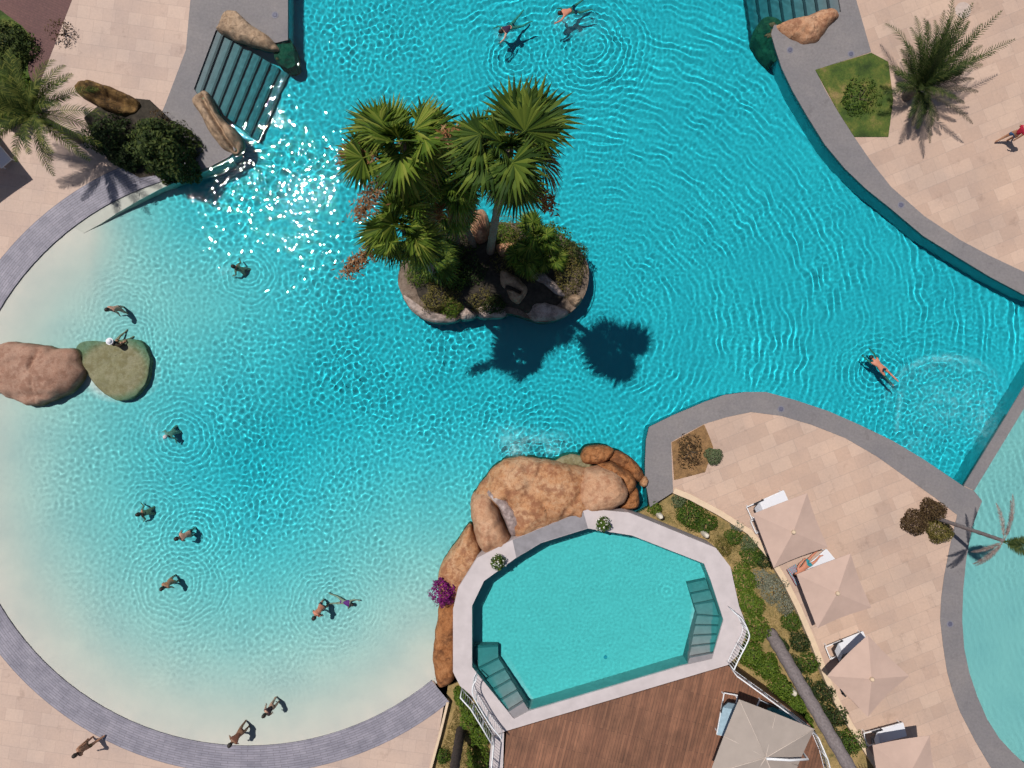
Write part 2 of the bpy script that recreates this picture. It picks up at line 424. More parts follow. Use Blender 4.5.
def radialbrick():
    """coping of narrow stone bars laid along the curve"""
    m, nt, bs = new_mat('curved_coping_bricks')
    pos = geo_pos(nt); c = P(CX, CY)
    s = nt.nodes.new('ShaderNodeVectorMath'); s.operation = 'SUBTRACT'; s.inputs[1].default_value = c; nt.links.new(pos, s.inputs[0])
    ln = nt.nodes.new('ShaderNodeVectorMath'); ln.operation = 'LENGTH'; nt.links.new(s.outputs[0], ln.inputs[0])
    sx = nt.nodes.new('ShaderNodeSeparateXYZ'); nt.links.new(s.outputs[0], sx.inputs[0])
    at = nt.nodes.new('ShaderNodeMath'); at.operation = 'ARCTAN2'; nt.links.new(sx.outputs[1], at.inputs[0]); nt.links.new(sx.outputs[0], at.inputs[1])
    mu = nt.nodes.new('ShaderNodeMath'); mu.operation = 'MULTIPLY'; mu.inputs[1].default_value = 14.2; nt.links.new(at.outputs[0], mu.inputs[0])
    cb = nt.nodes.new('ShaderNodeCombineXYZ'); nt.links.new(mu.outputs[0], cb.inputs[0]); nt.links.new(ln.outputs[1], cb.inputs[1])
    k = nt.nodes.new('ShaderNodeTexBrick'); k.inputs['Scale'].default_value = 1; k.inputs['Brick Width'].default_value = .62; k.inputs['Row Height'].default_value = .115
    k.inputs['Mortar Size'].default_value = .014; k.inputs['Color1'].default_value = (.25, .235, .28, 1); k.inputs['Color2'].default_value = (.205, .195, .235, 1); k.inputs['Mortar'].default_value = (.15, .14, .165, 1)
    nt.links.new(cb.outputs[0], k.inputs[0])
    n = tex_noise(nt, 1.3, 6, .65, pos)
    cc = mixc(nt, 1.0, k.outputs[0], ramp(nt, n, [(.3, (.8, .8, .82)), (.7, (1.3, 1.28, 1.25))]), 'MULTIPLY')
    nt.links.new(cc, bs.inputs['Base Color']); bs.inputs['Roughness'].default_value = .7
    return m
strip('beach_kerb', ring_i, ring_o, .014, -.10, radialbrick(), 'curved grey coping of thin stone bars round the beach end')

slab('west_kerb', [(203, -140), (288, -140), (288, 40), (276, 43), (216, 30), (194, 89), (236, 150), (229, 157), (210, 167), (190, 172.5), (183, 147), (150, 140), (166, 103), (186, 50)],
     .016, -.20, M_coping, 'grey stone deck beside the dark steps')
slab('east_kerb', [(1100, 352), (1068, 312), (1046, 303), (1024, 295), (990, 277), (957, 257)] + EAST_TOP + [(780, 25), (841, 12), (829, -58), (818, -130), (846, -130), (856, 0), (871, 52), (815, 70), (826, 92), (838, 112), (854, 137), (872, 163), (891, 187), (924, 216), (960, 240), (990, 256), (1024, 272), (1068, 292), (1140, 318)],
     .016, -.20, M_coping, 'grey coping along the curved east edge')
slab('terrace_kerb', [(650, 507), (645, 480)] + TERR[1:] + [(974, 491), (982, 501), (981, 503), (972, 527), (966, 560), (963, 590), (962, 620), (964, 648), (969, 672), (977, 696), (987, 719), (999, 738), (1012, 752), (1024, 763), (1090, 800), (1084, 822),
     (1020, 790), (991, 768), (975, 741), (960, 712), (952, 690), (947, 672), (943, 646), (940, 620), (941, 598), (944, 576), (950, 545), (957, 515), (935, 498), (907, 478), (876, 456), (845, 438), (812, 425), (782, 416), (751, 412), (727, 417), (704, 424), (687, 433), (671, 442), (672, 470), (673, 492)],
     .016, -.20, M_coping, 'grey coping round the peninsula terrace')
slab('divider_kerb', [(963.6, 485.5), (974, 490.5), (1092, 296), (1100, 270), (1084, 288)], .02, -.22, M_coping, 'narrow grey wall between the two pools')

slab('maroon_path', [(-60, -80), (100, -80), (72, 0), (38, 88), (28, 110), (-60, 60)], .006, -.02, M_maroon, 'maroon brick path in the top corner')

# ------------------------------------------------------------------ main pool basin
bc = np.array(beach)
def depth_px(px, py):
    """depth of the pool floor below the deck (m)"""
    px = np.asarray(px, float); py = np.asarray(py, float)
    d = np.full(px.shape, 1e9)
    for bx, by in bc: d = np.minimum(d, np.hypot(px - bx, py - by))
    d = np.where(np.hypot(px - CX, py - CY) > CR, np.where(px < 100, 0, d), d)
    t = np.clip(d / 300.0, 0, 1.0) ** 1.22
    return .058 + 1.34 * np.where(t < .8, t, .8 + .2 * (1 - (1 - (t - .8) / .2) ** 2))

_dp = depth_px
LIP = [(83, 233), (100, 223.5), (118, 212), (137, 201), (160, 188.5), (187, 177), (210, 169), (230, 159)]
def depth_px(px, py):
    px = np.asarray(px, float); py = np.asarray(py, float)
    d = np.full(px.shape, 1e9)
    for (x0, y0), (x1, y1) in zip(LIP, LIP[1:]):
        t = np.clip(((px - x0) * (x1 - x0) + (py - y0) * (y1 - y0)) / ((x1 - x0) ** 2 + (y1 - y0) ** 2), 0, 1)
        d = np.minimum(d, np.hypot(px - x0 - t * (x1 - x0), py - y0 - t * (y1 - y0)))
    t = np.clip((px - 88) / 130, 0, 1)
    return np.minimum(_dp(px, py) + .75 * t * np.exp(-(d / 75) ** 2), 1.4)

def floor_z(px, py): return float(-depth_px(px, py))

WATER_Z = -.032

def grid_mesh(x0, x1, y0, y1, dx, zf, keep=None):
    nx = int(round((x1 - x0) / dx)) + 1; ny = int(round((y1 - y0) / dx)) + 1
    xs = np.linspace(x0, x1, nx); ys = np.linspace(y0, y1, ny)
    X, Y = np.meshgrid(xs, ys); Z = zf(X, Y)
    idx = np.arange(nx * ny).reshape(ny, nx)
    f = np.stack([idx[:-1, :-1], idx[:-1, 1:], idx[1:, 1:], idx[1:, :-1]], -1).reshape(-1, 4)
    if keep is not None:
        K = keep(X, Y)
        k = (K[:-1, :-1] | K[:-1, 1:] | K[1:, 1:] | K[1:, :-1]).ravel(); f = f[k]
    used = np.unique(f); mp = np.full(nx * ny, -1, np.int64); mp[used] = np.arange(len(used))
    f = mp[f]; co = np.stack([X, Y, Z], -1).reshape(-1, 3)[used]
    me = bpy.data.meshes.new('grid'); me.vertices.add(len(co)); me.vertices.foreach_set('co', co.ravel().astype(np.float32))
    me.loops.add(f.size); me.loops.foreach_set('vertex_index', f.ravel().astype(np.int32))
    me.polygons.add(len(f)); me.polygons.foreach_set('loop_start', np.arange(0, f.size, 4, dtype=np.int32))
    me.polygons.foreach_set('use_smooth', np.ones(len(f), bool)); me.update(calc_edges=True)
    return me, co

def to_px(X, Y): return X * F / H + 512, -Y * F / H + 384

def set_attr(me, name, vals):
    a = me.attributes.new(name, 'FLOAT', 'POINT'); a.data.foreach_set('value', np.asarray(vals, np.float32))

main_big = offset_poly(main_w, .25)
bx = [p[0] for p in main_big]; by = [p[1] for p in main_big]
def zfloor(X, Y):
    px, py = to_px(X, Y)
    return -depth_px(px, py) - .004
me, co = grid_mesh(min(bx), max(bx), min(by), max(by), .16, zfloor, lambda X, Y: inside(offset_poly(main_w, .12), X, Y))
set_attr(me, 'depth', -co[:, 2])

def liningmat(name, stops, use_attr=True):
    m, nt, bs = new_mat(name)
    pos = geo_pos(nt)
    a = nt.nodes.new('ShaderNodeAttribute'); a.attribute_name = 'depth'
    c = ramp(nt, a.outputs['Fac'], stops)
    n = tex_noise(nt, .5, 5, .6, pos)
    c = mixc(nt, 1.0, c, ramp(nt, n, [(.3, (.90, .93, .95)), (.7, (1.06, 1.04, 1.03))]), 'MULTIPLY')
    nt.links.new(c, bs.inputs['Base Color']); bs.inputs['Roughness'].default_value = .9; bs.inputs['Specular IOR Level'].default_value = .1
    return m
M_lining = liningmat('pool_lining', [(0, (.50, .47, .43)), (.16, (.50, .475, .435)), (.5, (.42, .50, .485)), (1.0, (.27, .52, .56))])
tag(link('pool_floor', me, [M_lining]), 'sloping pool floor, sandy at the beach end', None, None, 'structure')

M_wall = simple('pool_wall_lining', (.20, .45, .48), .85, var=.08, scale=3, spec=.1)
mw = offset_poly(main_w, .03)
bm = bmesh.new(); n = len(mw)
t = [bm.verts.new((x, y, -.02)) for x, y in mw]; b = [bm.verts.new((x, y, -1.75)) for x, y in mw]
for i in range(n): bm.faces.new([t[(i + 1) % n], t[i], b[i], b[(i + 1) % n]])
bmesh.ops.reverse_faces(bm, faces=bm.faces)
for f in list(bm.faces):        # the beach end has no wall
    c = f.calc_center_median(); px, py = to_px(c.x, c.y)
    if abs(math.hypot(px - CX, py - CY) - CR) < 4 and px < 445 and not (py < 232 and px > 82): bm.faces.remove(f)
tag(from_bm('pool_wall', bm, M_wall), 'blue green side wall of the main pool', None, None, 'structure')

# ------------------------------------------------------------------ water
rng_cache = {}
def field(nx, ny, dx, lam, bw, seed, ang=None, spread=None):
    rng = np.random.default_rng(seed)
    Fq = np.fft.fft2(rng.standard_normal((ny, nx)))
    kx = np.fft.fftfreq(nx, dx)[None, :]; ky = np.fft.fftfreq(ny, dx)[:, None]
    k = np.hypot(kx, ky) + 1e-9
    f = np.exp(-(np.log(k * lam) / bw) ** 2)
    if ang is not None:
        th = np.arctan2(ky, kx) - ang
        f = f * np.exp(-(np.sin(th) / spread) ** 2)
    h = np.real(np.fft.ifft2(Fq * f)); return h / h.std()

def sample(G, dx, U, V):
    ny, nx = G.shape
    u = (U / dx) % nx; v = (V / dx) % ny
    i = np.floor(u).astype(int) % nx; j = np.floor(v).astype(int) % ny
    fu = u - np.floor(u); fv = v - np.floor(v); i1 = (i + 1) % nx; j1 = (j + 1) % ny
    return (G[j, i] * (1 - fu) + G[j, i1] * fu) * (1 - fv) + (G[j1, i] * (1 - fu) + G[j1, i1] * fu) * fv

def sstep(a, b, x):
    t = np.clip((x - a) / (b - a), 0, 1); return t * t * (3 - 2 * t)

RINGS = [  # px, py, radius of the patch (m), wave length (m), height (m)
    (510, 42, 1.7, .30, .0040), (585, 30, 2.6, .30, .0042), (238, 268, 1.5, .24, .0028), (117, 309, 2.2, .24, .0026), (122, 338, 2.0, .22, .0028),
    (168, 433, 1.9, .27, .0036), (142, 514, 1.8, .25, .0030), (182, 536, 2.2, .25, .0034), (170, 584, 2.6, .26, .0034), (322, 607, 2.2, .25, .0030), (342, 604, 1.8, .24, .0028),
    (276, 700, 1.6, .20, .0014), (246, 724, 1.3, .18, .0009), (942, 402, 3.6, .36, .0036), (900, 425, 2.0, .32, .0034), (545, 450, 3.5, .32, .0030), (590, 270, 5.0, .36, .0010), (880, 365, 1.6, .28, .0032)]
DX = .046
def waves_main(X, Y):
    px, py = to_px(X, Y)
    NX, NY = 1280, 960
    S = lambda G: sample(G, DX, X + 30, Y + 24)
    hi = S(field(NX, NY, DX, .36, .34, 11)); hf = S(field(NX, NY, DX, .21, .28, 12)); hs = S(field(NX, NY, DX, 1.6, .5, 14)); hm = S(field(NX, NY, DX, .40, .5, 15))
    big = S(field(NX, NY, DX, 6.0, .5, 16))
    G = field(NX, NY, DX, .40, .30, 13, 0.0, .20)
    c = P(575, 330); dxx = X - c.x; dyy = Y - c.y
    r = np.hypot(dxx, dyy); th = np.arctan2(dyy, dxx)
    hd = sample(G, DX, r + .05 * hs, th * 11.0 + 40); hd = np.tanh(hd * .55) / .55
    east = sstep(400, 640, px - (py - 300) * .35)
    dep = sstep(.07, .42, depth_px(px, py))
    h = (1 - east) * (.0026 * hi + .0009 * hf) + east * (.0026 * hd + .0008 * hi + .0004 * hf)
    gz = np.exp(-(((px - 268) / 80) ** 2 + ((py - 190) / 110) ** 2)); hL = S(field(NX, NY, DX, .62, .40, 17))
    h = (h * (1 - .25 * gz) + .0050 * gz * hL) * (.2 + .8 * dep) * (1 + .30 * np.tanh(big)) + .0015 * hs * dep
    tt = (px - 203) * .916 + (py - 59) * .40; ss = np.abs(-(px - 203) * .40 + (py - 59) * .916)
    h = h * (1 - .5 * sstep(80, 50, tt) * sstep(48, 34, ss))          # sheltered over the steps
    for (qx, qy, rad, lam, amp) in RINGS:
        c = P(qx, qy); d = np.hypot(X - c.x, Y - c.y) + .05 * hs
        w = np.exp(-(d / rad) ** 2)
        h = h * (1 - .35 * w) + 1.35 * amp * min(1, 2.6 / rad) * w * (1 - .85 * np.exp(-(d / (.32 * rad)) ** 2)) * (.8 + .2 * dep) * np.cos(2 * math.pi * d / lam + .5 * hi) + .0004 * w * hf
    # churned water: the diver's wake and the foot of the waterfall
    for (qx, qy, ax, ay, am) in ((948, 405, 62, 48, .0023), (918, 440, 34, 30, .0019), (520, 452, 26, 16, .007), (556, 450, 24, 14, .005), (548, 28, 40, 22, .002)):
        q = np.hypot((px - qx) / ax, (py - qy) / ay)
        w = sstep(1.25, .85, q)
        h = h * (1 - .6 * w) + am * w * (.75 * hm + .4 * hf)
        h = h + (5.0 if qx > 900 else 1.6) * am * np.exp(-((q - 1.05 + .06 * hs) / .07) ** 2) * (.5 + .5 * np.tanh(hs))
    return h + WATER_Z

def watermat(name, absorb, rough=.0, foam=False):
    m, nt, _ = new_mat(name)
    nt.nodes.remove(nt.nodes['Principled BSDF']); out = nt.nodes['Material Output']
    a = nt.nodes.new('ShaderNodeAttribute'); a.attribute_name = 'depth'
    # light crossing the water is filtered by the depth below (Beer-Lambert)
    v = nt.nodes.new('ShaderNodeVectorMath'); v.operation = 'SCALE'; v.inputs[0].default_value = [-x for x in absorb]; nt.links.new(a.outputs['Fac'], v.inputs[3])
    s = nt.nodes.new('ShaderNodeSeparateXYZ'); nt.links.new(v.outputs[0], s.inputs[0])
    cb = nt.nodes.new('ShaderNodeCombineXYZ')
    for i in range(3):
        e = nt.nodes.new('ShaderNodeMath'); e.operation = 'EXPONENT'; nt.links.new(s.outputs[i], e.inputs[0]); nt.links.new(e.outputs[0], cb.inputs[i])
    rf = nt.nodes.new('ShaderNodeBsdfRefraction'); rf.inputs['IOR'].default_value = 1.33; rf.inputs['Roughness'].default_value = 0
    nt.links.new(cb.outputs[0], rf.inputs['Color'])
    gl = nt.nodes.new('ShaderNodeBsdfGlossy'); gl.inputs['Roughness'].default_value = .03; gl.distribution = 'BECKMANN'
    fr = nt.nodes.new('ShaderNodeFresnel'); fr.inputs['IOR'].default_value = 1.33
    mx = nt.nodes.new('ShaderNodeMixShader'); nt.links.new(fr.outputs[0], mx.inputs[0]); nt.links.new(rf.outputs[0], mx.inputs[1]); nt.links.new(gl.outputs[0], mx.inputs[2])
    if foam:      # bubbles and froth lying on churned water
        fa = nt.nodes.new('ShaderNodeAttribute'); fa.attribute_name = 'foam'
        n = tex_noise(nt, 3.2, 9, .72, geo_pos(nt)); n = ramp(nt, n, [(.42, (.16, .16, .16)), (.64, (1, 1, 1))])
        mu = nt.nodes.new('ShaderNodeMath'); mu.operation = 'MULTIPLY'; mu.use_clamp = True; nt.links.new(fa.outputs['Fac'], mu.inputs[0]); nt.links.new(n, mu.inputs[1])
        df = nt.nodes.new('ShaderNodeBsdfDiffuse'); df.inputs[0].default_value = (.36, .78, .82, 1)
        m2 = nt.nodes.new('ShaderNodeMixShader'); nt.links.new(mu.outputs[0], m2.inputs[0]); nt.links.new(mx.outputs[0], m2.inputs[1]); nt.links.new(df.outputs[0], m2.inputs[2])
        nt.links.new(m2.outputs[0], out.inputs[0])
    else: nt.links.new(mx.outputs[0], out.inputs[0])
    return m
M_water = watermat('clear_pool_water', (1.12, .19, .142), foam=True)
me, co = grid_mesh(min(bx), max(bx), min(by), max(by), DX, waves_main, lambda X, Y: inside(offset_poly(main_w, .05), X, Y))
cpx, cpy = to_px(co[:, 0], co[:, 1])
dw = np.clip(depth_px(cpx, cpy) + WATER_Z, 0, 3)
# shallower over the sunken boulder and over the steps
q = np.hypot((cpx - 112) / 38, (cpy - 369) / 31); dw = np.where(q < 1.05, np.minimum(dw, .04 + .32 * sstep(.75, 1.05, q)), dw)
for (ax, ay, ux, uy, ln, hw) in ((203, 59, .916, .40, 70, 33), (836, -22, -.99, .10, 84, 36)):
    tt = (cpx - ax) * ux + (cpy - ay) * uy; ss = np.abs(-(cpx - ax) * uy + (cpy - ay) * ux)
    dw = np.where((tt > -6) & (tt < ln) & (ss < hw + 8), np.minimum(dw, .04 + np.clip(tt, 0, ln) / ln * 1.1), dw)
dl = np.hypot(cpx - CX, cpy - CY); lipm = inside(LIP + [(229, 158), (210, 168)] + arc(260, A_TIP - 1, CR + 3, 10), cpx, cpy)
dw = np.where(lipm, .04, dw)
fo = np.zeros(len(co))
for (qx, qy, sx_, sy_, am) in ((516, 450, 8, 6, .75), (553, 450, 7, 4, .45), (512, 438, 16, 10, .35), (545, 440, 22, 8, .25), (503, 34, 7, 5, .28), (562, 20, 8, 6, .25), (580, 26, 22, 12, .10), (226, 272, 7, 5, .3), (133, 513, 5, 4, .25), (162, 437, 5, 5, .25), (150, 425, 10, 12, .12),
                           (312, 602, 6, 6, .22), (950, 404, 40, 28, .16), (985, 425, 12, 20, .16), (915, 445, 12, 10, .12)):
    fo += am * np.exp(-(((cpx - qx) / sx_) ** 2 + ((cpy - qy) / sy_) ** 2))
qa = np.degrees(np.arctan2(cpy - 405, cpx - 948)); q = np.hypot((cpx - 948) / 62, (cpy - 405) / 48)
fo += .36 * np.exp(-((q - 1.0) / .06) ** 2) * np.exp(-((qa + 105) / 48) ** 2) + .10 * np.exp(-((q - .86) / .12) ** 2) * np.exp(-((qa + 95) / 60) ** 2)
fo += .2 * np.exp(-((cpx - 899 + .08 * (cpy - 412)) / 2.2) ** 2) * sstep(386, 396, cpy) * sstep(438, 424, cpy)
set_attr(me, 'foam', fo)
set_attr(me, 'depth', dw)
wat = tag(link('water', me, [M_water]), 'rippling turquoise water of the main pool', None, None, 'structure')
wat.cycles.is_caustics_caster = True; wat.cycles.is_caustics_receiver = False

# pale children's pool, east
M_lining2 = liningmat('east_pool_lining', [(0, (.48, .45, .435)), (1, (.48, .45, .435))])
slab('east_pool_floor', EASTPOOL, -.62, -.7, M_lining2, 'pale floor of the east pool')
ew = offset_poly(east_w, .02)
bm = bmesh.new(); n = len(ew)
t = [bm.verts.new((x, y, -.02)) for x, y in ew]; b = [bm.verts.new((x, y, -.75)) for x, y in ew]
for i in range(n): bm.faces.new([t[i], t[(i + 1) % n], b[(i + 1) % n], b[i]])
tag(from_bm('east_pool_wall', bm, M_lining2), 'pale side wall of the east pool', None, None, 'structure')
def waves_e(X, Y):
    f1 = field(512, 1024, .06, .34, .3, 21, R(20), .5); f2 = field(512, 1024, .06, .22, .3, 22)
    px, py = to_px(X, Y)
    a = .35 + .9 * sstep(640, 480, py)
    return WATER_Z + (.0016 * sample(f1, .06, X + 30, Y + 30) + .0009 * sample(f2, .06, X + 30, Y + 30)) * a
ex = [p[0] for p in east_w]; ey = [p[1] for p in east_w]
me, co = grid_mesh(min(ex), max(ex), min(ey), max(ey), .06, waves_e, lambda X, Y: inside(offset_poly(east_w, .05), X, Y))
set_attr(me, 'depth', np.full(len(co), .46))
we = tag(link('east_water', me, [watermat('pale_pool_water', (1.35, .20, .155))]), 'pale still water of the east pool', None, None, 'structure')
we.cycles.is_caustics_caster = True; we.cycles.is_caustics_receiver = False

bm = prism_bm(W2(LIP + [(229, 158), (210, 168)] + arc(260, A_TIP - 1, CR + 1, 10)), -1.6, -.062)
tag(from_bm('pool_ledge', bm, simple('ledge_plaster', (.44, .42, .38), .85, var=.06, scale=2)), 'sandy ledge tapering along the upper beach coping', None, None, 'structure')

# ------------------------------------------------------------------ steps into the main pool
def pool_steps(name, A, B_, C, D, n, label, z0=-.09, rise=.15):
    """A-B top edge, C-D bottom edge (pixels)"""
    root = thing(name, P((A[0] + B_[0]) / 2, (A[1] + B_[1]) / 2, z0), label, 'pool steps')
    l = root.location
    tm = simple('step_stone', (.12, .135, .15), .7, var=.14, scale=2.5); dm = simple('dark_nosing', (.018, .022, .03), .6)
    for i in range(n):
        f0, f1 = i / n, (i + 1) / n
        z = z0 - rise * i
        lerp = lambda p, q, f: (p[0] + (q[0] - p[0]) * f, p[1] + (q[1] - p[1]) * f)
        quad = [lerp(A, C, f0), lerp(B_, D, f0), lerp(B_, D, f1), lerp(A, C, f1)]
        fn = f0 + (f1 - f0) * .80
        nose = [lerp(A, C, fn), lerp(B_, D, fn), lerp(B_, D, f1 + .003), lerp(A, C, f1 + .003)]
        w = [(p.x - l.x, p.y - l.y) for p in PL(quad)]; wn = [(p.x - l.x, p.y - l.y) for p in PL(nose)]
        tr = from_bm('tread', prism_bm(w, -1.7 - l.z, z - l.z), tm, root)
        from_bm('nosing', prism_bm(wn, z - l.z - .05, z - l.z + .006), dm, tr)
    return root
pool_steps('pool_steps', (214, 29), (192, 90), (283, 66), (252, 136), 8, 'broad dark edged steps into the water between two tan boulders')
pool_steps('pool_steps', (841, 14), (830, -58), (757, 36), (746, -40), 8, 'submerged steps beside the orange boulder at the top edge, partly out of frame')

# ------------------------------------------------------------------ rocks
def rock(name, pts, ztop, zbot, mat, label=None, cat='rock', group=None, seed=0, p=2.6, rough=.10, zs=None, parent=None, tilt=(0, 0), seg=90, rings=24, groove=None):
    """boulder from a plan outline: its own height, bulge, dents and cracks"""
    zs = (ztop * .55 + max(zbot, -.1) * .45) if zs is None else zs
    k = max(2, int(round(seg / len(pts))))
    out = catmull(pts, k)
    w = [P(x, y, zs) for x, y in out]
    c = sum(w, Vector()) / len(w)
    size = math.sqrt(abs(area([(q.x, q.y) for q in w])))
    verts, faces = [], []
    n = len(w)
    def zz(x, y, t):
        base = (1 - t ** p) ** (1 / p) if t < 1 else 0
        v = Vector((x, y, 0)) * (1.7 / size) + Vector((seed * 7.3, seed * 3.1, seed))
        d = noise.fractal(v, .9, 2.0, 4) * rough * size + abs(noise.noise(v * 2.1)) * -.35 * rough * size
        tl = ((x - c.x) * tilt[0] + (y - c.y) * tilt[1])
        ridge = (abs(noise.noise(v * 1.3 + Vector((5, 1, seed)))) - .22) * rough * size * .9 + noise.fractal(v * 5, 1.0, 2.0, 3) * rough * size * .22
        vd = noise.voronoi(v * 1.15 + Vector((seed, 0, 0)) + noise.noise_vector(v * 1.5) * .35)[0]
        ridge -= max(0, .16 - (vd[1] - vd[0])) / .16 * .30 * rough * size
        h = zdome + (ztop - zdome) * base + (d + ridge + tl) * min(1, base * 1.5)
        if groove:
            a, b = (P(*groove[0], zs), P(*groove[1], zs)); ab = (b - a).to_2d(); q = Vector((x - a.x, y - a.y))
            tt = max(0, min(1, q.dot(ab) / ab.length_squared)); dd = (q - ab * tt).length
            h -= groove[2] * math.exp(-(dd / groove[3]) ** 2)
        return h
    zdome = max(zbot, -.20) if zbot < -.6 else zbot
    for r in range(-1 if zdome > zbot else 0, rings):
        t = 1 - max(r, 0) / rings
        t = t ** .8
        for q in w:
            x = c.x + (q.x - c.x) * t; y = c.y + (q.y - c.y) * t
            j = noise.noise(Vector((x * 2.2, y * 2.2, seed))) * .04 * size * (1 if t > .4 else 0) * (.4 if t > .98 else 1)
            dd = Vector((q.x - c.x, q.y - c.y)); dd.normalize()
            x += dd.x * j; y += dd.y * j
            verts.append((x - c.x, y - c.y, 0 if (r < 0) else zz(x, y, t) - zbot))
    if zdome > zbot: rings += 1
    verts.append((0, 0, zz(c.x, c.y, 0) - zbot))
    for r in range(rings - 1):
        for i in range(n):
            faces.append((r * n + i, r * n + (i + 1) % n, (r + 1) * n + (i + 1) % n, (r + 1) * n + i))
    for i in range(n): faces.append(((rings - 1) * n + i, (rings - 1) * n + (i + 1) % n, rings * n))
    if area([(q.x, q.y) for q in w]) < 0: faces = [f[::-1] for f in faces]
    o = from_py(name, verts, faces, mat, None, True)
    o.location = (c.x, c.y, zbot)
    if parent: 
        o.parent = parent; o.location = o.location - parent.location
    if label: tag(o, label, cat, group)
    return o

def Z(pts, s, ox, oy): return [(x / s + ox, y / s + oy) for x, y in pts]

rock('boulder', Z([(688, 78), (715, 30), (745, 27), (775, 52), (815, 82), (858, 112), (887, 145), (878, 158), (830, 150), (770, 132), (715, 108), (690, 92)], 3.2, 0, 0), .55, -.1, ROCK_T,
     'long tan boulder lying above the dark edged steps', seed=1)
rock('boulder', Z([(876, 150), (888, 120), (915, 112), (935, 140), (945, 190), (938, 212), (910, 215), (880, 190)], 3.2, 0, 0), -.12, -1.4, ROCK_D,
     'dark submerged boulder at the corner of the grey deck', seed=2)
rock('boulder', Z([(604, 312), (628, 284), (652, 282), (674, 318), (702, 370), (742, 405), (768, 438), (770, 470), (748, 490), (720, 480), (690, 455), (655, 405), (632, 360)], 3.2, 0, 0), .6, -.3, ROCK_T,
     'long tan boulder split by a groove, below the dark edged steps', seed=3, groove=((200, 95), (233, 148), .35, .10))
rock('boulder', Z([(228, 78), (262, 60), (330, 40), (390, 20), (428, 20), (440, 45), (410, 78), (376, 125), (345, 139), (305, 132), (262, 110)], 3.2, 704, 0), .5, -.4, ROCK_O,
     'orange boulder on the grey coping at the top edge', seed=4, rough=.06)
rock('boulder', Z([(165, 110), (178, 70), (205, 52), (240, 60), (262, 90), (240, 130), (238, 170), (228, 196), (205, 180), (178, 145)], 3.2, 704, 0), -.1, -1.4, ROCK_D,
     'dark algae covered boulder under water beside the orange one', seed=5)
rock('boulder', [(-34, 352), (0, 342), (20, 342), (40, 345), (57, 348), (70, 348), (76, 354), (78, 366), (80, 372), (76, 382), (66, 393), (47, 401), (33, 407), (18, 404), (5, 398), (-10, 392), (-34, 384)], .75, -.25, ROCK_P,
     'large pinkish brown boulder at the left edge of the beach', seed=6, p=3.0, rough=.045, groove=((41, 350), (33, 368), .22, .10))
rock('boulder', Z([(242, 380), (262, 358), (300, 354), (345, 358), (400, 350), (448, 354), (470, 385), (476, 430), (468, 478), (440, 522), (405, 545), (358, 540), (312, 506), (278, 462), (252, 420)], 3.2, 0, 230), -.10, -.9, ROCK_S,
     'olive boulder just under the water with a bather sitting on it', seed=7, p=3.4, rough=.03)

# waterfall rocks
WZ = lambda pts: Z(pts, 2.844, 400, 430)
rock('boulder', WZ([(215, 190), (232, 150), (262, 112), (300, 86), (345, 80), (400, 84), (450, 92), (500, 104), (545, 110), (560, 130), (545, 180), (535, 250), (485, 268), (440, 288), (390, 306), (335, 316), (302, 262), (270, 215)]), 1.25, -1.5, ROCK_OW,
     'broad orange waterfall slab below the grey weir', seed=8, p=3.2, rough=.085, tilt=(.0, -.12), seg=130, rings=34)
rock('boulder', WZ([(505, 150), (530, 112), (575, 106), (615, 118), (640, 142), (652, 172), (642, 205), (612, 226), (570, 238), (525, 240), (505, 205)]), 1.6, -1.2, ROCK_PALE,
     'smooth pale orange boulder overlapping the right of the waterfall slab', seed=9, p=3.0, rough=.04)
rock('boulder', WZ([(198, 205), (212, 180), (240, 174), (262, 192), (282, 235), (300, 280), (318, 316), (306, 338), (266, 358), (236, 352), (215, 318), (202, 262)]), 1.55, -1.3, ROCK_PALE,
     'egg shaped orange boulder left of the waterfall chute', seed=10, p=2.8, rough=.04)
rock('boulder', WZ([(104, 425), (122, 375), (160, 320), (196, 272), (212, 300), (228, 340), (224, 374), (202, 402), (182, 448), (166, 492), (112, 500)]), 1.0, -1.3, ROCK_OW,
     'sloping orange boulder above the magenta bougainvillea', seed=11, p=3.0, rough=.05)
rock('boulder', WZ([(106, 530), (112, 500), (158, 490), (163, 540), (161, 620), (156, 700), (140, 730), (112, 736), (98, 700), (92, 640), (98, 585)]), .9, -.9, ROCK_RUST,
     'upright orange rock column below the bougainvillea along the white wall', seed=12, p=3.4, rough=.05)
rock('boulder', WZ([(514, 72), (535, 48), (575, 44), (610, 56), (600, 84), (560, 100), (520, 96)]), .65, -1.3, ROCK_RUST, 'dark orange rock at the back of the waterfall, farthest into the water', seed=13)
rock('boulder', WZ([(590, 78), (615, 58), (655, 76), (684, 104), (696, 134), (680, 150), (650, 122), (615, 100)]), .5, -1.3, ROCK_RUST, 'narrow dark rock at the back right of the waterfall', seed=14)
rock('boulder', WZ([(560, 98), (600, 92), (645, 112), (672, 140), (674, 168), (655, 188), (640, 150), (600, 118)]), .95, -1.2, ROCK_RUST, 'orange rock curving behind the smooth pale boulder', seed=15)
rock('boulder', WZ([(632, 205), (656, 172), (676, 166), (684, 196), (678, 222), (650, 228), (625, 224)]), .7, -1.2, ROCK_RUST, 'orange rock wedged between the pale boulder and the grey coping', seed=16)
rock('boulder', WZ([(440, 92), (462, 74), (495, 68), (528, 78), (548, 100), (535, 114), (490, 108), (455, 100)]), .25, -1.3, ROCK_S, 'greenish flat rock at the water line behind the waterfall slab', seed=17)
rock('boulder', WZ([(684, 140), (700, 132), (708, 146), (700, 162), (686, 160)]), .35, -1.2, ROCK_OW, 'small orange stone against the corner of the grey coping', seed=18)
bm = bmesh.new()
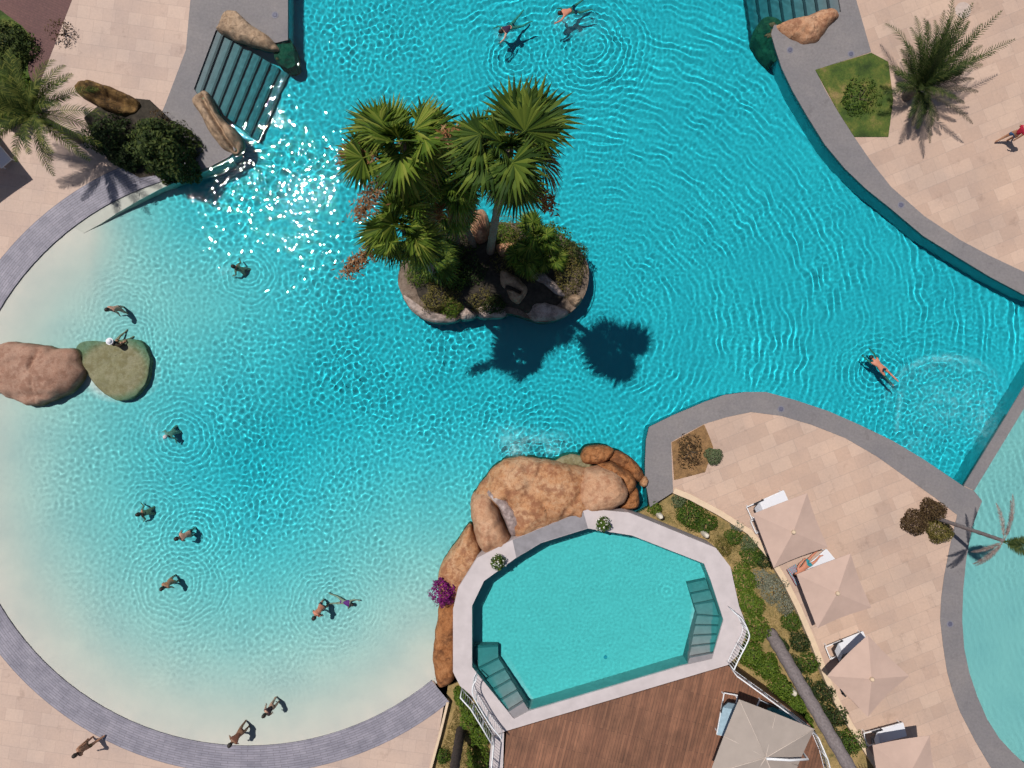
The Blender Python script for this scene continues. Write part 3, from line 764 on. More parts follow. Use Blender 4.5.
ch = WZ([(238, 168), (268, 160), (300, 186), (330, 220), (350, 262), (352, 290), (322, 306), (305, 280), (286, 232), (262, 190)])
rock('wet_chute', ch, 1.12, -.6, M_wetrock, 'grey wet chute running between the egg shaped boulder and the slab', 'water chute', seed=19, p=4, rough=.03)

# the island
ISL = [(398, 280), (403, 296), (412, 311), (428, 321), (444, 322), (460, 319), (476, 315), (494, 313), (512, 314), (526, 318), (540, 322), (556, 320), (570, 313), (582, 300), (588, 284), (588, 266), (580, 250), (566, 238), (548, 230), (520, 224), (490, 222), (455, 226), (425, 236), (405, 256)]
isl = tag(from_bm('island', prism_bm([(p.x, p.y) for p in [P(x, y) for x, y in catmull(ISL, 3)]], -1.6, .05), [ROCK_BR]), 'rock rimmed planting island with palms in the pool', None, None, 'structure')
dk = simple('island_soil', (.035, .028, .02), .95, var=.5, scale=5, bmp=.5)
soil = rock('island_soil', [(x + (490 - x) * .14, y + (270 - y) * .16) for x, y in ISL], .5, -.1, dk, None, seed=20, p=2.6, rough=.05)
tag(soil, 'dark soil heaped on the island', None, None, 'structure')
IZ = lambda pts: Z(pts, 5.486, 465, 190)
IY = lambda pts: Z(pts, 5.486, 335, 190)
rock('boulder', IY([(360, 570), (385, 575), (430, 610), (480, 640), (560, 680), (640, 700), (680, 712), (640, 728), (560, 732), (500, 716), (440, 680), (390, 630)]), .3, -.5, ROCK_G, 'pale curved rim rock under the olive shrub on the island', seed=21, p=3.4, rough=.04)
rock('boulder', IY([(680, 650), (720, 628), (760, 655), (775, 690), (740, 712), (690, 712)]), .35, -.5, ROCK_G, 'small pale block right of the olive shrub on the island', seed=22)
rock('boulder', IZ([(60, 640), (110, 610), (180, 615), (230, 650), (225, 695), (150, 705), (70, 700)]), .3, -.5, ROCK_G, 'shaded grey rim rock in the middle of the island shore', seed=23)
rock('boulder', IZ([(180, 450), (215, 430), (260, 455), (310, 490), (345, 535), (335, 580), (300, 625), (260, 610), (220, 570), (190, 520)]), .95, .0, ROCK_T, 'tan boulder with a dark hollow at the foot of the tall palm', seed=24, groove=((508, 287), (520, 292), .5, .10))
rock('boulder', IZ([(320, 655), (345, 620), (420, 610), (500, 630), (580, 665), (540, 700), (470, 722), (390, 720), (345, 695)]), .42, -.5, ROCK_G, 'pale flat rock at the front tip of the island', seed=25, p=3.5, rough=.04)
rock('boulder', IZ([(565, 590), (600, 565), (645, 585), (635, 620), (605, 642), (575, 620)]), .5, -.4, ROCK_T, 'small tan rock below the round shrub on the island', seed=26)
rock('boulder', IZ([(280, 430), (350, 415), (430, 450), (500, 510), (555, 580), (500, 570), (430, 520), (340, 480)]), .62, .0, ROCK_G, 'long grey rock behind the tan boulder on the island', seed=27, rough=.12)
rock('boulder', IZ([(170, 300), (230, 285), (290, 290), (250, 330), (210, 370), (180, 345)]), .8, .1, ROCK_O, 'orange rock right of the tall palm trunk', seed=28)
rock('boulder', IZ([(20, 120), (90, 95), (130, 150), (125, 260), (80, 300), (20, 280), (0, 200)]), 1.0, .1, ROCK_O, 'orange brown rocks left of the tall palm trunk', seed=29)

# upper left carved rock
rock('boulder', Z([(236, 272), (262, 252), (310, 262), (370, 282), (420, 305), (437, 325), (420, 350), (380, 360), (330, 345), (280, 320), (245, 300)], 3.2, 0, 0), .8, -.05, ROCK_B,
     'brown and ochre boulder beside the dark shrub on the west paving', seed=30, rough=.12, groove=((98, 94), (128, 104), .55, .30))

# ------------------------------------------------------------------ raised pool
RZ = 1.2
RIM_O = [(453, 672), (453, 609), (458, 588), (477, 558), (512, 540), (583, 511), (590, 509), (629, 512.5), (660, 525), (716, 548), (730.5, 567), (739, 606), (746, 624), (746, 634), (738, 655), (728, 665), (506, 731), (494, 735), (473, 698), (460, 686)]
RIM_I = [(472, 667), (472, 606), (484, 581), (516, 558), (541, 543), (588, 528.5), (632, 535.5), (704, 563.6), (711, 581), (723.5, 620), (712, 659), (681, 666), (529, 711), (514, 719)]
rp = thing('raised_pool', P(595, 610, 0), 'raised octagonal pool with pale stone rim beside the wooden deck', 'pool')
lo = rp.location
def loc2(pts, z): return [(p.x - lo.x, p.y - lo.y) for p in PL(pts, z)]
bm = prism_bm(loc2(RIM_O, RZ), -.8, RZ, [loc2(RIM_I, RZ)])
rim = from_bm('rim', bm, M_rim, rp)
inn = offset_poly(loc2(RIM_I, RZ), .01)
bm = bmesh.new(); n = len(inn)
t = [bm.verts.new((x, y, RZ - .03)) for x, y in inn]; b = [bm.verts.new((x, y, RZ - 1.45)) for x, y in inn]
for i in range(n): bm.faces.new([t[i], t[(i + 1) % n], b[(i + 1) % n], b[i]])
M_lin3 = simple('raised_pool_lining', (.43, .515, .535), .9, var=.05, scale=2, spec=.1)
basin_wall = from_bm('basin_wall', bm, M_lin3, rp)
bf = from_bm('basin_floor', prism_bm(inn, RZ - 1.5, RZ - 1.38, walls=False), M_lin3, rp)
weir = [(512.5, 540), (583, 511), (588, 528.2), (541, 542.6), (516.3, 557.6)]
from_bm('weir', prism_bm(loc2(weir, RZ), RZ - .1, RZ + .006), M_weir, rp)
M_stepr = simple('submerged_step_stone', (.24, .225, .235), .85, var=.10, scale=3, spec=.1); M_joint = simple('step_joint', (.09, .12, .13), .8)
def flight(pts, zt, rise, name='stair_flight'):
    """pts: list of (left, right) pixel pairs from the top tread down"""
    root_bm = bmesh.new()
    for i in range(len(pts) - 1):
        z = zt - rise * i
        q = [pts[i][0], pts[i][1], pts[i + 1][1], pts[i + 1][0]]
        prism_bm(loc2(q, RZ - .3), RZ - 1.42, z, bm=root_bm)
        a, b_ = Vector(pts[i + 1][0]), Vector(pts[i + 1][1]); a0, b0 = Vector(pts[i][0]), Vector(pts[i][1])
        nq = [tuple(a0.lerp(a, .86)), tuple(b0.lerp(b_, .86)), tuple(b_), tuple(a)]
        prism_bm(loc2(nq, RZ - .3), z - .02, z + .005, bm=root_bm, mi=1)
    return from_bm(name, root_bm, [M_stepr, M_joint], rp)
def lerp2(a, b, f): return (a[0] + (b[0] - a[0]) * f, a[1] + (b[1] - a[1]) * f)
rl = [(lerp2((686, 664), (699, 616), f), lerp2((711, 658), (721, 618), f)) for f in (0, .2, .4, .6, .8, 1)] + [(lerp2((699, 616), (690, 586), f), lerp2((719, 612), (709, 582), f)) for f in (.33, .66, 1)]
flight(rl, RZ - .06, .155)
ll = [(lerp2((514, 718), (478, 670), f), lerp2((529, 708), (498, 660), f)) for f in (0, .2, .4, .6, .8, 1)] + [((474, 648), (498, 648))]
flight(ll, RZ - .06, .155)
fl = bmesh.new(); bmesh.ops.create_cone(fl, cap_ends=True, segments=16, radius1=.09, radius2=.07, depth=.03)
d = from_bm('floor_drain', fl, simple('blue_drain', (.08, .26, .36), .6), rp); d.location = P(605, 663, 0) - lo + Vector((0, .35, RZ - 1.365))
def waves_r(X, Y):
    f1 = field(256, 256, .055, .30, .4, 31); f2 = field(256, 256, .055, .19, .3, 32)
    c = P(665, 592, RZ); d = np.hypot(X - c.x, Y - c.y)
    return RZ - .10 + .00035 * sample(f1, .055, X + 20, Y + 20) + .0004 * sample(f2, .055, X + 20, Y + 20) + .0015 * np.exp(-(d / .5) ** 2) * np.cos(2 * math.pi * d / .25)
rw = W2(RIM_I, RZ)
rx = [p[0] for p in rw]; ry = [p[1] for p in rw]
me, co = grid_mesh(min(rx) - .05, max(rx) + .05, min(ry) - .05, max(ry) + .05, .055, waves_r, lambda X, Y: inside(offset_poly(rw, .03), X, Y))
qx = co[:, 0] * F / (H - RZ) + 512; qy = -co[:, 1] * F / (H - RZ) + 384; dr = np.full(len(co), 1.05)
for (x0, y0, x1, y1, hw) in ((699, 661, 704, 583, 11), (521, 713, 488, 655, 10)):
    l_ = math.hypot(x1 - x0, y1 - y0); ux, uy = (x1 - x0) / l_, (y1 - y0) / l_
    tt = (qx - x0) * ux + (qy - y0) * uy; ss = np.abs(-(qx - x0) * uy + (qy - y0) * ux)
    dr = np.where((tt > -8) & (tt < l_) & (ss < hw), np.minimum(dr, .03 + np.clip(tt, 0, l_) / l_ * 1.0), dr)
set_attr(me, 'depth', dr)
wr = tag(link('raised_water', me, [watermat('raised_pool_water', (1.0, .13, .135))]), 'turquoise water of the raised pool', None, None, 'structure')
wr.cycles.is_caustics_caster = True; wr.cycles.is_caustics_receiver = False

# wooden deck beside it
DECK = [(506.4, 731.6), (728.2, 665.6), (777, 700), (810, 725), (820, 748), (832, 800), (840, 900), (504, 900), (504, 768)]
wd = tag(from_bm('wood_deck', prism_bm(W2(DECK, RZ), -.8, RZ + .01), M_wood), 'brown wooden decking below the raised pool', None, None, 'structure')

# garden soil
GARD = [(447, 694), (440, 735), (431, 768), (415, 900)] + GARDEN_R[::-1] + [(650, 506), (640, 505)] + [(640, 700)]
slab('garden_soil', [(447, 690), (441, 735), (432, 768), (415, 905), (935, 905)] + GARDEN_R[::-1][1:] + [(650, 505.5), (600, 540), (560, 640)], -.35, -.5, M_soil, 'dry yellow garden ground between pool and terrace')
# cream retaining wall along the terrace
gw_o = GARDEN_R; n = len(gw_o)
def offset_line(pts, d):
    out = []
    for i, p in enumerate(pts):
        a = Vector(pts[max(0, i - 1)]); b = Vector(pts[min(len(pts) - 1, i + 1)]); t = (b - a).normalized()
        out.append((p[0] + t.y * d, p[1] - t.x * d))
    return out
gw = bmesh.new()
bi = offset_line(gw_o, 4.5)
pa = PL(offset_line(gw_o, -1.0)); pb = PL(bi)
for i in range(n - 1):
    q = [pa[i], pa[i + 1], pb[i + 1], pb[i]]
    vt = [gw.verts.new((p.x, p.y, .06)) for p in q]; vb = [gw.verts.new((p.x, p.y, -.6)) for p in q]
    gw.faces.new(vt); gw.faces.new([vt[1], vt[0], vb[0], vb[1]]); gw.faces.new([vt[3], vt[2], vb[2], vb[3]])
    if i == 0: gw.faces.new([vt[0], vt[3], vb[3], vb[0]])
    if i == n - 2: gw.faces.new([vt[2], vt[1], vb[1], vb[2]])
bmesh.ops.recalc_face_normals(gw, faces=gw.faces)
tag(from_bm('garden_wall', gw, M_cream), 'low cream retaining wall between the garden and the parasol terrace', 'wall')
# left garden edging
ed = bmesh.new(); pa = PL([(449, 702), (441, 735), (432, 768), (416, 900)]); pb = PL([(446.5, 702), (438.5, 735), (429.5, 768), (413.5, 900)])
for i in range(3):
    vt = [ed.verts.new((p.x, p.y, .05)) for p in (pa[i], pa[i + 1], pb[i + 1], pb[i])]; vb = [ed.verts.new((v.co.x, v.co.y, -.6)) for v in vt]
    ed.faces.new(vt); ed.faces.new([vt[1], vt[0], vb[0], vb[1]]); ed.faces.new([vt[3], vt[2], vb[2], vb[3]])
    if i == 0: ed.faces.new([vt[0], vt[3], vb[3], vb[0]])
bmesh.ops.recalc_face_normals(ed, faces=ed.faces)
tag(from_bm('garden_edging', ed, M_cream), 'thin cream edging left of the small green garden by the raised pool', 'garden edging')

# planters
slab('lawn', EAST_PLANT, .03, -.05, M_lawn, 'patchy grass bed under the date palm on the east terrace')
slab('planting_bed', [(671.5, 442.5), (704, 424.5), (709, 436), (713, 447), (709, 460), (705, 472), (690, 476), (674, 480)], .03, -.05, M_brown, 'dry brown bed on the peninsula terrace')
slab('west_bed', [(-60, -5), (-10, 2), (3, 12), (22, 26), (31, 36), (28, 70), (34, 92), (22, 108), (0, 118), (-60, 118)], .02, -.05, M_lawn, 'dark green planted bed at the left edge')
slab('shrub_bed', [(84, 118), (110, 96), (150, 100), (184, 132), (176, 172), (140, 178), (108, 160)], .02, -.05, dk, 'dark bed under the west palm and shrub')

# ------------------------------------------------------------------ plants
def leaf_cloud(n, rx, ry, rz, size, seed, shell=.55, bumps=3, elong=2.0, irr=1.0):
    """many small leaf faces through an uneven clumped volume; returns verts, faces"""
    rnd = random.Random(seed); V, Fc = [], []
    cl = []
    for _ in range(bumps * 6):
        a = rnd.uniform(0, 6.283); e = rnd.uniform(-.2, 1.5)
        cl.append(Vector((math.cos(a) * math.cos(e), math.sin(a) * math.cos(e), math.sin(e))))
    for i in range(n):
        a = rnd.uniform(0, 6.283); s = rnd.uniform(-.25, 1)
        d = Vector((math.cos(a) * math.sqrt(1 - s * s), math.sin(a) * math.sqrt(1 - s * s), s))
        near = max(d.dot(c) for c in cl)
        rr = (.72 + .36 * max(0, (near - .75) / .25)) * (shell + (1 - shell) * rnd.random() ** .4)
        rr *= 1 + irr * .26 * noise.noise(d * 2.2 + Vector((seed * .37, 0, 0))) + irr * .12 * noise.noise(d * 6 + Vector((0, seed * .53, 0)))
        p = Vector((d.x * rx * rr, d.y * ry * rr, max(.0, d.z * rz * rr)))
        nrm = (d + Vector((rnd.uniform(-1, 1), rnd.uniform(-1, 1), rnd.uniform(-.4, 1.2))) * .8).normalized()
        u = nrm.orthogonal().normalized(); u.rotate(Matrix.Rotation(rnd.uniform(0, 6.28), 3, nrm)); v = nrm.cross(u)
        L = size * rnd.uniform(.7, 1.4); Wd = L / elong
        b = len(V)
        V += [p - u * L * .5, p + v * Wd * .5 + nrm * L * .08, p + u * L * .5, p - v * Wd * .5 + nrm * L * .08]
        Fc.append((b, b + 1, b + 2, b + 3))
    return V, Fc

def shrub(name, px, py, rpx, h, mat, label, n=900, size=.10, zg=0.0, seed=None, cat='shrub', group=None, ry=None, rot=0, elong=2.0, flower=None, stems=5, irr=1.0):
    seed = seed if seed is not None else int(px * 31 + py)
    c = P(px, py, zg + h * .4); c.z = zg
    root = thing(name, c, label, cat, group, rot)
    rx = rpx * H / F; ryy = (ry or rpx) * H / F
    V, Fc = leaf_cloud(n, rx, ryy, h, size, seed, elong=elong, irr=irr)
    from_py('foliage', V, Fc, mat, root)
    bm = bmesh.new(); rnd = random.Random(seed)
    for k in range(stems):
        a = rnd.uniform(0, 6.28); q = Vector((math.cos(a) * rx * .55, math.sin(a) * ryy * .55, h * .6))
        tube_bm(bm, [(0, 0, -.03), q * .5 + Vector((0, 0, .05)), q], [.03, .02, .008], 5)
    from_bm('stem', bm, M_twig, root)
    if flower:
        fm, fn, fs = flower
        V, Fc = leaf_cloud(fn, rx * 1.05, ryy * 1.05, h * 1.08, fs, seed + 5, shell=.9, elong=1.2)
        from_py('blossom', V, Fc, fm, root)
    return root

def fan_leaf(V, Fc, base, d, L, rad, rnd, droop=.25, seg=24):
    """a fan leaf: stalk along d, then radiating split segments on a twisted, folded blade"""
    d = d.normalized(); side = d.cross(Vector((0, 0, 1)))
    side = side.normalized() if side.length > .05 else Vector((1, 0, 0))
    side.rotate(Matrix.Rotation(rnd.uniform(-.7, .7), 3, d)); up = side.cross(d).normalized()
    if up.z < 0: up, side = -up, -side
    tip = base + d * L + Vector((0, 0, -.10 * L))
    w = .02
    b = len(V); V += [base - side * w, base + side * w, tip + side * w * .7, tip - side * w * .7]; Fc.append((b, b + 1, b + 2, b + 3))
    dd = (d + Vector((0, 0, -.15 - .3 * rnd.random()))).normalized(); up2 = side.cross(dd).normalized()
    span = R(rnd.uniform(170, 250)); fold = rnd.uniform(-.1, .45)
    for i in range(seg):
        a = -span / 2 + span * i / (seg - 1)
        r = rad * (.78 + .22 * math.cos(a * .7)) * rnd.uniform(.9, 1.06)
        dj = rnd.uniform(.6, 1.5)
        def pt(ang, rr):
            t = rr / rad
            q = dd * math.cos(ang) * rr + side * math.sin(ang) * rr * (1 - .25 * abs(fold))
            return tip + q + up2 * (fold * rr * abs(math.sin(ang))) - Vector((0, 0, droop * rad * t ** 2.4 * dj))
        hw = span / seg * .56
        b = len(V)
        V += [tip, pt(a - hw, r * .55), pt(a, r * .64) + up2 * .025, pt(a + hw, r * .55), pt(a + rnd.uniform(-.05, .05), r)]
        Fc.append((b, b + 1, b + 2)); Fc.append((b, b + 2, b + 3)); Fc.append((b + 1, b + 4, b + 2)); Fc.append((b + 2, b + 4, b + 3))
    return V, Fc

def palm_trunk_bm(pts, rads, seg=10):
    """ringed trunk"""
    bm = bmesh.new(); out, rr = [], []
    path = catmull([tuple(p) for p in pts], 10, closed=False)
    for i, p in enumerate(path):
        f = i / (len(path) - 1)
        j = f * (len(rads) - 1); k = min(int(j), len(rads) - 2)
        r = rads[k] + (rads[k + 1] - rads[k]) * (j - k)
        out.append(p); rr.append(r * (1 + (.07 if i % 2 else -.05)))
    return tube_bm(bm, out, rr, seg)

def fan_palm(px, py, zg, crown_px, crown_py, hz, rad, n, mat, label, seed, trunk_r=.14, stalk=.55, droop=.3, sprays=(), low=-.75, group='fan palms on the island'):
    rnd = random.Random(seed)
    base = P(px, py, zg); top = P(crown_px, crown_py, hz)
    root = thing('fan_palm', base, label, 'palm tree', group)
    t = top - base
    bm = palm_trunk_bm([(0, 0, -.1), t * .5 + Vector((.15 * rnd.uniform(-1, 1), .1 * rnd.uniform(-1, 1), 0)), t], [trunk_r * 1.25, trunk_r, trunk_r * .9])
    from_bm('trunk', bm, M_bark, root, True)
    V, Fc = [], []
    ph = rnd.uniform(0, 6.28)
    for i in range(n):
        a = i * 2.39996 + rnd.uniform(-.5, .5); a += .55 * math.sin(3 * a + ph)
        el = 1.5 - (1.5 - low) * (i / (n - 1)) ** .9 + rnd.uniform(-.25, .25)
        lob = 1 + .28 * math.sin(2 * a + ph) + .15 * math.sin(5 * a + 2 * ph)
        d = Vector((math.cos(a) * math.cos(el), math.sin(a) * math.cos(el), math.sin(el)))
        fan_leaf(V, Fc, t + d * .06, d, stalk * rnd.uniform(.45, 1.25) * lob * (.35 if i < 4 else 1), rad * rnd.uniform(.7, 1.15) * (.75 if i < 4 else 1), rnd, droop * rnd.uniform(.4, 1.8))
    from_py('crown', V, Fc, mat, root)
    if hz > 4:      # withered leaves hanging under the crown
        V, Fc = [], []
        for i in range(8):
            a = i * 2.4 + rnd.uniform(-.6, .6); el = rnd.uniform(-1.25, -.55)
            d = Vector((math.cos(a) * math.cos(el), math.sin(a) * math.cos(el), math.sin(el)))
            fan_leaf(V, Fc, t + Vector((0, 0, -.15)), d, stalk * rnd.uniform(.8, 1.5), rad * rnd.uniform(.5, .8), rnd, 1.0)
        from_py('dead_foliage', V, Fc, L_dryfan, root)
    for (sx, sy, dz, ln) in sprays:
        q = P(sx, sy, hz + dz) - base
        d = q - t
        V, Fc = [], []
        for k in range(420):
            f = rnd.uniform(.5, 1.08); c = t + d * f + Vector((rnd.gauss(0, .10 + .10 * ln), rnd.gauss(0, .10 + .08 * ln), rnd.gauss(0, .08)))
            u = Vector((rnd.gauss(0, 1), rnd.gauss(0, 1), rnd.gauss(0, .5))).normalized() * .10; w = u.orthogonal().normalized() * .03
            b = len(V); V += [c - u, c + w, c + u, c - w]; Fc.append((b, b + 1, b + 2, b + 3))
        s = from_py('orange_blossom', V, Fc, L_orange, root)
        bm = tube_bm(bmesh.new(), [t, t + d * .6 + Vector((0, 0, .1)), t + d], [.02, .015, .008], 5)
        from_bm('stalk', bm, M_twig, s)
    return root

fan_palm(490, 252, .35, 509, 150, 13.9, 1.2, 27, L_fan2, 'tallest fan palm with a bare trunk in the middle of the island', 41, .15, .75, .28, [(546, 204, -1.6, .4), (452, 136, -.4, .5)])
fan_palm(440, 238, .35, 402, 143, 12.0, 1.2, 25, L_fan, 'fan palm with an orange flower spray reaching over the left side of the island', 42, .14, .75, .28, [(349, 154, -.3, .9), (362, 212, -1.0, .6)])
fan_palm(474, 246, .35, 455, 180, 8.5, 1.2, 20, L_fan, 'bright fan palm between the two tall palms', 43, .13, .6, .35, [(428, 226, -.6, .5)])
fan_palm(458, 246, .3, 449, 208, 5.0, 1.05, 20, L_fan, 'bright low fan palm between the left palms and the tall trunk', 48, .13, .6, .4, [])
fan_palm(440, 281, .3, 402, 226, 10.4, 1.1, 25, L_fan, 'fan palm leaning out over the left shore of the island', 44, .13, .6, .4, [(350, 268, -1.2, .5)])
fan_palm(438, 272, .3, 436, 258, 2.6, .95, 18, L_fan2, 'small dark fan palm above the olive shrub', 45, .12, .5, .4)
fan_palm(532, 246, .4, 537, 236, 2.0, .85, 20, L_fan, 'small fan palm right of the tall trunk', 46, .11, .5, .4)
fan_palm(522, 262, .4, 524, 258, 1.5, .7, 16, L_fan, 'low bright fan palm behind the tan boulder with the hollow', 49, .09, .4, .4)
fan_palm(546, 262, .4, 549, 256, 1.3, .55, 14, L_fan, 'smallest fan palm, low beside the round island shrub', 47, .09, .35, .4)

shrub('shrub', 441, 296, 21, .95, L_olive, 'yellow olive shrub spilling over the left rim of the island', 1500, .13, .2, seed=51, elong=4)
shrub('shrub', 480, 298, 16, .7, L_olive, 'shaded olive shrub in the middle of the island front', 700, .12, .25, seed=52, elong=4)
shrub('shrub', 569, 268, 18, 1.0, L_olive, 'round brown green shrub at the right end of the island', 1400, .11, .15, seed=53, ry=26, elong=3)
shrub('shrub', 470, 270, 22, .9, L_dark, 'dark undergrowth shrub in the shade behind the tan boulder', 800, .13, .3, seed=54)
shrub('shrub', 512, 236, 22, .8, L_olive, 'low dry shrub behind the tall trunk on the island', 800, .13, .3, seed=55, elong=4)
shrub('shrub', 552, 240, 20, .8, L_green, 'small green shrub at the back right of the island', 700, .13, .2, seed=56)

def feather_frond(V, Fc, base, az, el, L, rnd, arch=.9, n=34, leaf=.42, wid=.035, rach=.02, fwd=(.5, .8)):
    """a pinnate frond arching over; leaflets on both sides"""
    p = Vector(base); pts = []; e = el; step = L / n
    for i in range(n + 1):
        pts.append(p.copy())
        d = Vector((math.cos(az) * math.cos(e), math.sin(az) * math.cos(e), math.sin(e)))
        p = p + d * step; e -= arch / n * (1.4 if i > n * .4 else .6)
    for i in range(n):
        f = i / n; a, b = pts[i], pts[i + 1]; d = (b - a).normalized()
        side = d.cross(Vector((0, 0, 1))); side = side.normalized() if side.length > .05 else Vector((1, 0, 0)); up = side.cross(d)
        w = rach * (1 - .7 * f); k = len(V)
        V += [a - side * w, a + side * w, b + side * w, b - side * w]; Fc.append((k, k + 1, k + 2, k + 3))
        if f < .12: continue
        ll = leaf * (math.sin(math.pi * min(1, (f - .08) * .95 + .12)) ** .6) * rnd.uniform(.85, 1.1)
        for s in (-1, 1):
            dr = (side * s + d * rnd.uniform(*fwd) + up * rnd.uniform(.05, .35)).normalized()
            q = a + dr * ll - Vector((0, 0, .22 * ll)); m = a + dr * ll * .5; t = d * wid * .5; k = len(V)
            V += [a - t, m - t, q, m + t, a + t]; Fc.append((k, k + 1, k + 2, k + 3, k + 4))

L_faded = leafmat('faded_palm_leaf', [(0, (.05, .042, .03)), (.5, (.10, .085, .06)), (1, (.17, .14, .10))], .8)
def date_palm(px, py, h, fronds, mat, label, seed, name='date_palm', cat='palm tree', zg=0, trunk_r=.18, leaf=.42, tmat=None, dead=None, wid=.035, trunk_pts=None, dleaf=.85, fwd=(.5, .8)):
    rnd = random.Random(seed)
    base = P(px, py, zg); root = thing(name, base, label, cat)
    t = Vector((0, 0, h))
    pts = trunk_pts or [(0, 0, -.05), (0, 0, h * .5), (0, 0, h)]
    t = Vector(pts[-1])
    from_bm('trunk', palm_trunk_bm(pts, [trunk_r * 1.2, trunk_r, trunk_r * .9]), tmat or M_bark, root, True)
    V, Fc = [], []
    for (azd, eld, L, arch) in fronds:
        feather_frond(V, Fc, t + Vector((rnd.uniform(-.06, .06), rnd.uniform(-.06, .06), 0)), R(azd), R(eld), L, rnd, arch, leaf=leaf, wid=wid, fwd=fwd)
    from_py('crown', V, Fc, mat, root)
    if dead:
        V, Fc = [], []
        for (azd, eld, L, arch) in dead:
            feather_frond(V, Fc, t, R(azd), R(eld), L, rnd, arch, leaf=leaf * dleaf, wid=wid * 1.2, fwd=fwd)
        from_py('dead_frond', V, Fc, L_dead if zg or h > 2 else L_faded, root)
    return root

rnd = random.Random(61)
fr = []
for i in range(60):   # fronds fan mostly up and to the right in plan
    az = rnd.uniform(10, 130) if i < 46 else rnd.uniform(130, 385)
    fr.append((az, rnd.uniform(25, 80), rnd.uniform(1.9, 4.2) if i < 46 else rnd.uniform(1.3, 2.2), rnd.uniform(.5, 1.3)))
fr += [(26, 32, 4.3, .7), (98, 30, 3.2, .8), (70, 30, 3.2, .8)]
date_palm(906, 97, .9, fr, L_date, 'bushy date palm beside the patchy grass on the east terrace', 61, dead=[(-8, 24, 2.6, .55), (-38, 22, 3.0, .6), (-80, 18, 2.7, .6), (-60, 18, 1.8, .6), (-22, 22, 2.2, .6), (6, 26, 2.4, .6), (-98, 15, 1.8, .6)], trunk_r=.2, leaf=.40, wid=.04, fwd=(1.0, 1.5), dleaf=.8)
shrub('shrub', 860, 98, 22, .28, L_green, 'low green shrub on the patchy grass bed left of the date palm', 900, .10, .02, seed=62, ry=20)

rnd = random.Random(63)
fr = [(rnd.uniform(0, 360), rnd.uniform(15, 75), rnd.uniform(2.0, 2.9), rnd.uniform(.7, 1.5)) for i in range(30)]
fr += [(110, 20, 2.7, .8), (62, 20, 2.6, 1.0), (20, 25, 3.2, 1.0), (0, 25, 3.4, 1.0), (215, 20, 2.5, 1.0), (245, 20, 2.4, 1.0), (285, 20, 2.8, 1.0), (320, 22, 3.2, 1.1), (335, 24, 3.4, 1.1), (170, 20, 3.0, 1.0)]
date_palm(80, 140, 3.0, fr, L_date2, 'dark feathery palm on the west paving between the green bed and the shrub', 63, trunk_r=.16, leaf=.44, wid=.045, fwd=(.8, 1.2))
shrub('shrub', 164, 148, 27, 2.4, L_mid, 'tall dark bush overhanging the coping by the grooved boulder', 6000, .17, 0, seed=64, ry=34, rot=.5)
shrub('shrub', 126, 152, 17, 1.0, L_dark, 'lower dark bush in place of the shadow between the palm and the tall bush', 1800, .18, 0, seed=65)  # dark leaves stand in for the palm's shadow on the ground
shrub('shrub', 108, 138, 22, 1.6, L_dark, 'added dark bush standing for the shade under the west palm fronds', 1800, .16, 0, seed=60)  # added plant, its dark foliage imitates the shading below the fronds
shrub('shrub', 4, 44, 27, 1.1, L_mid, 'round clipped green bush at the left edge beside the maroon path', 3000, .13, 0, seed=66, ry=25)
shrub('shrub', -2, 98, 30, 2.0, L_bright, 'bright leafy bush at the left edge below the clipped bush', 3000, .22, 0, seed=67, elong=2.6)
shrub('shrub', 60, 30, 14, .8, L_brown, 'sparse purple brown bush in place of branch shadows beside the maroon path', 200, .10, 0, seed=68)  # brown twigs stand in for dark branch shadows cast here
shrub('shrub', 160, 117, 9, .9, L_brown, 'small dry bush behind the brown boulder', 120, .1, 0, seed=69)

# brown bed and its ball shrub
shrub('shrub', 714, 456, 9.5, .55, L_sage, 'small sage ball shrub at the corner of the dry brown bed', 1400, .07, 0, seed=70, irr=.15)
shrub('shrub', 690, 452, 15, .25, L_brown, 'flattened dry plants in the brown bed on the peninsula', 700, .10, .02, seed=71, ry=18)
# three round shrubs under the leaning palm
shrub('shrub', 935, 510, 12, .8, L_brown, 'brown ball shrub nearest the grey coping junction', 2200, .08, 0, seed=72, group='three brown ball shrubs', stems=3, irr=.15)
shrub('shrub', 917, 523, 13, .85, L_brown, 'brown ball shrub farthest left in the trio', 2200, .08, 0, seed=73, group='three brown ball shrubs', stems=3, irr=.15)
shrub('shrub', 940, 531, 13.5, .8, L_olive, 'brown ball shrub lowest in the trio under the leaning trunk', 2200, .08, 0, seed=74, group='three brown ball shrubs', stems=3, irr=.15)
# leaning half dead palm
lp_b = P(933, 517, 0); lp_t = P(1004, 541, 4.3) - lp_b
date_palm(933, 517, 4.3, [(-3, 12, 1.6, .5), (8, 25, 1.4, .6), (-15, 20, 1.3, .6), (20, 50, 1.0, .8), (-30, 40, .9, .8)], L_date, 'thin leaning half dead palm rising from the brown ball shrubs', 75, trunk_r=.085, leaf=.28, wid=.03, dleaf=.55, tmat=M_greybark,
          dead=[(80, 15, 2.0, .6), (72, 5, 1.8, .7), (88, -5, 1.6, .6), (-125, -10, 1.6, .7), (-112, -20, 1.7, .6), (-135, -30, 1.4, .6)], trunk_pts=[(0, 0, -.05), tuple(lp_t * .5 + Vector((0, 0, .1))), tuple(lp_t)])

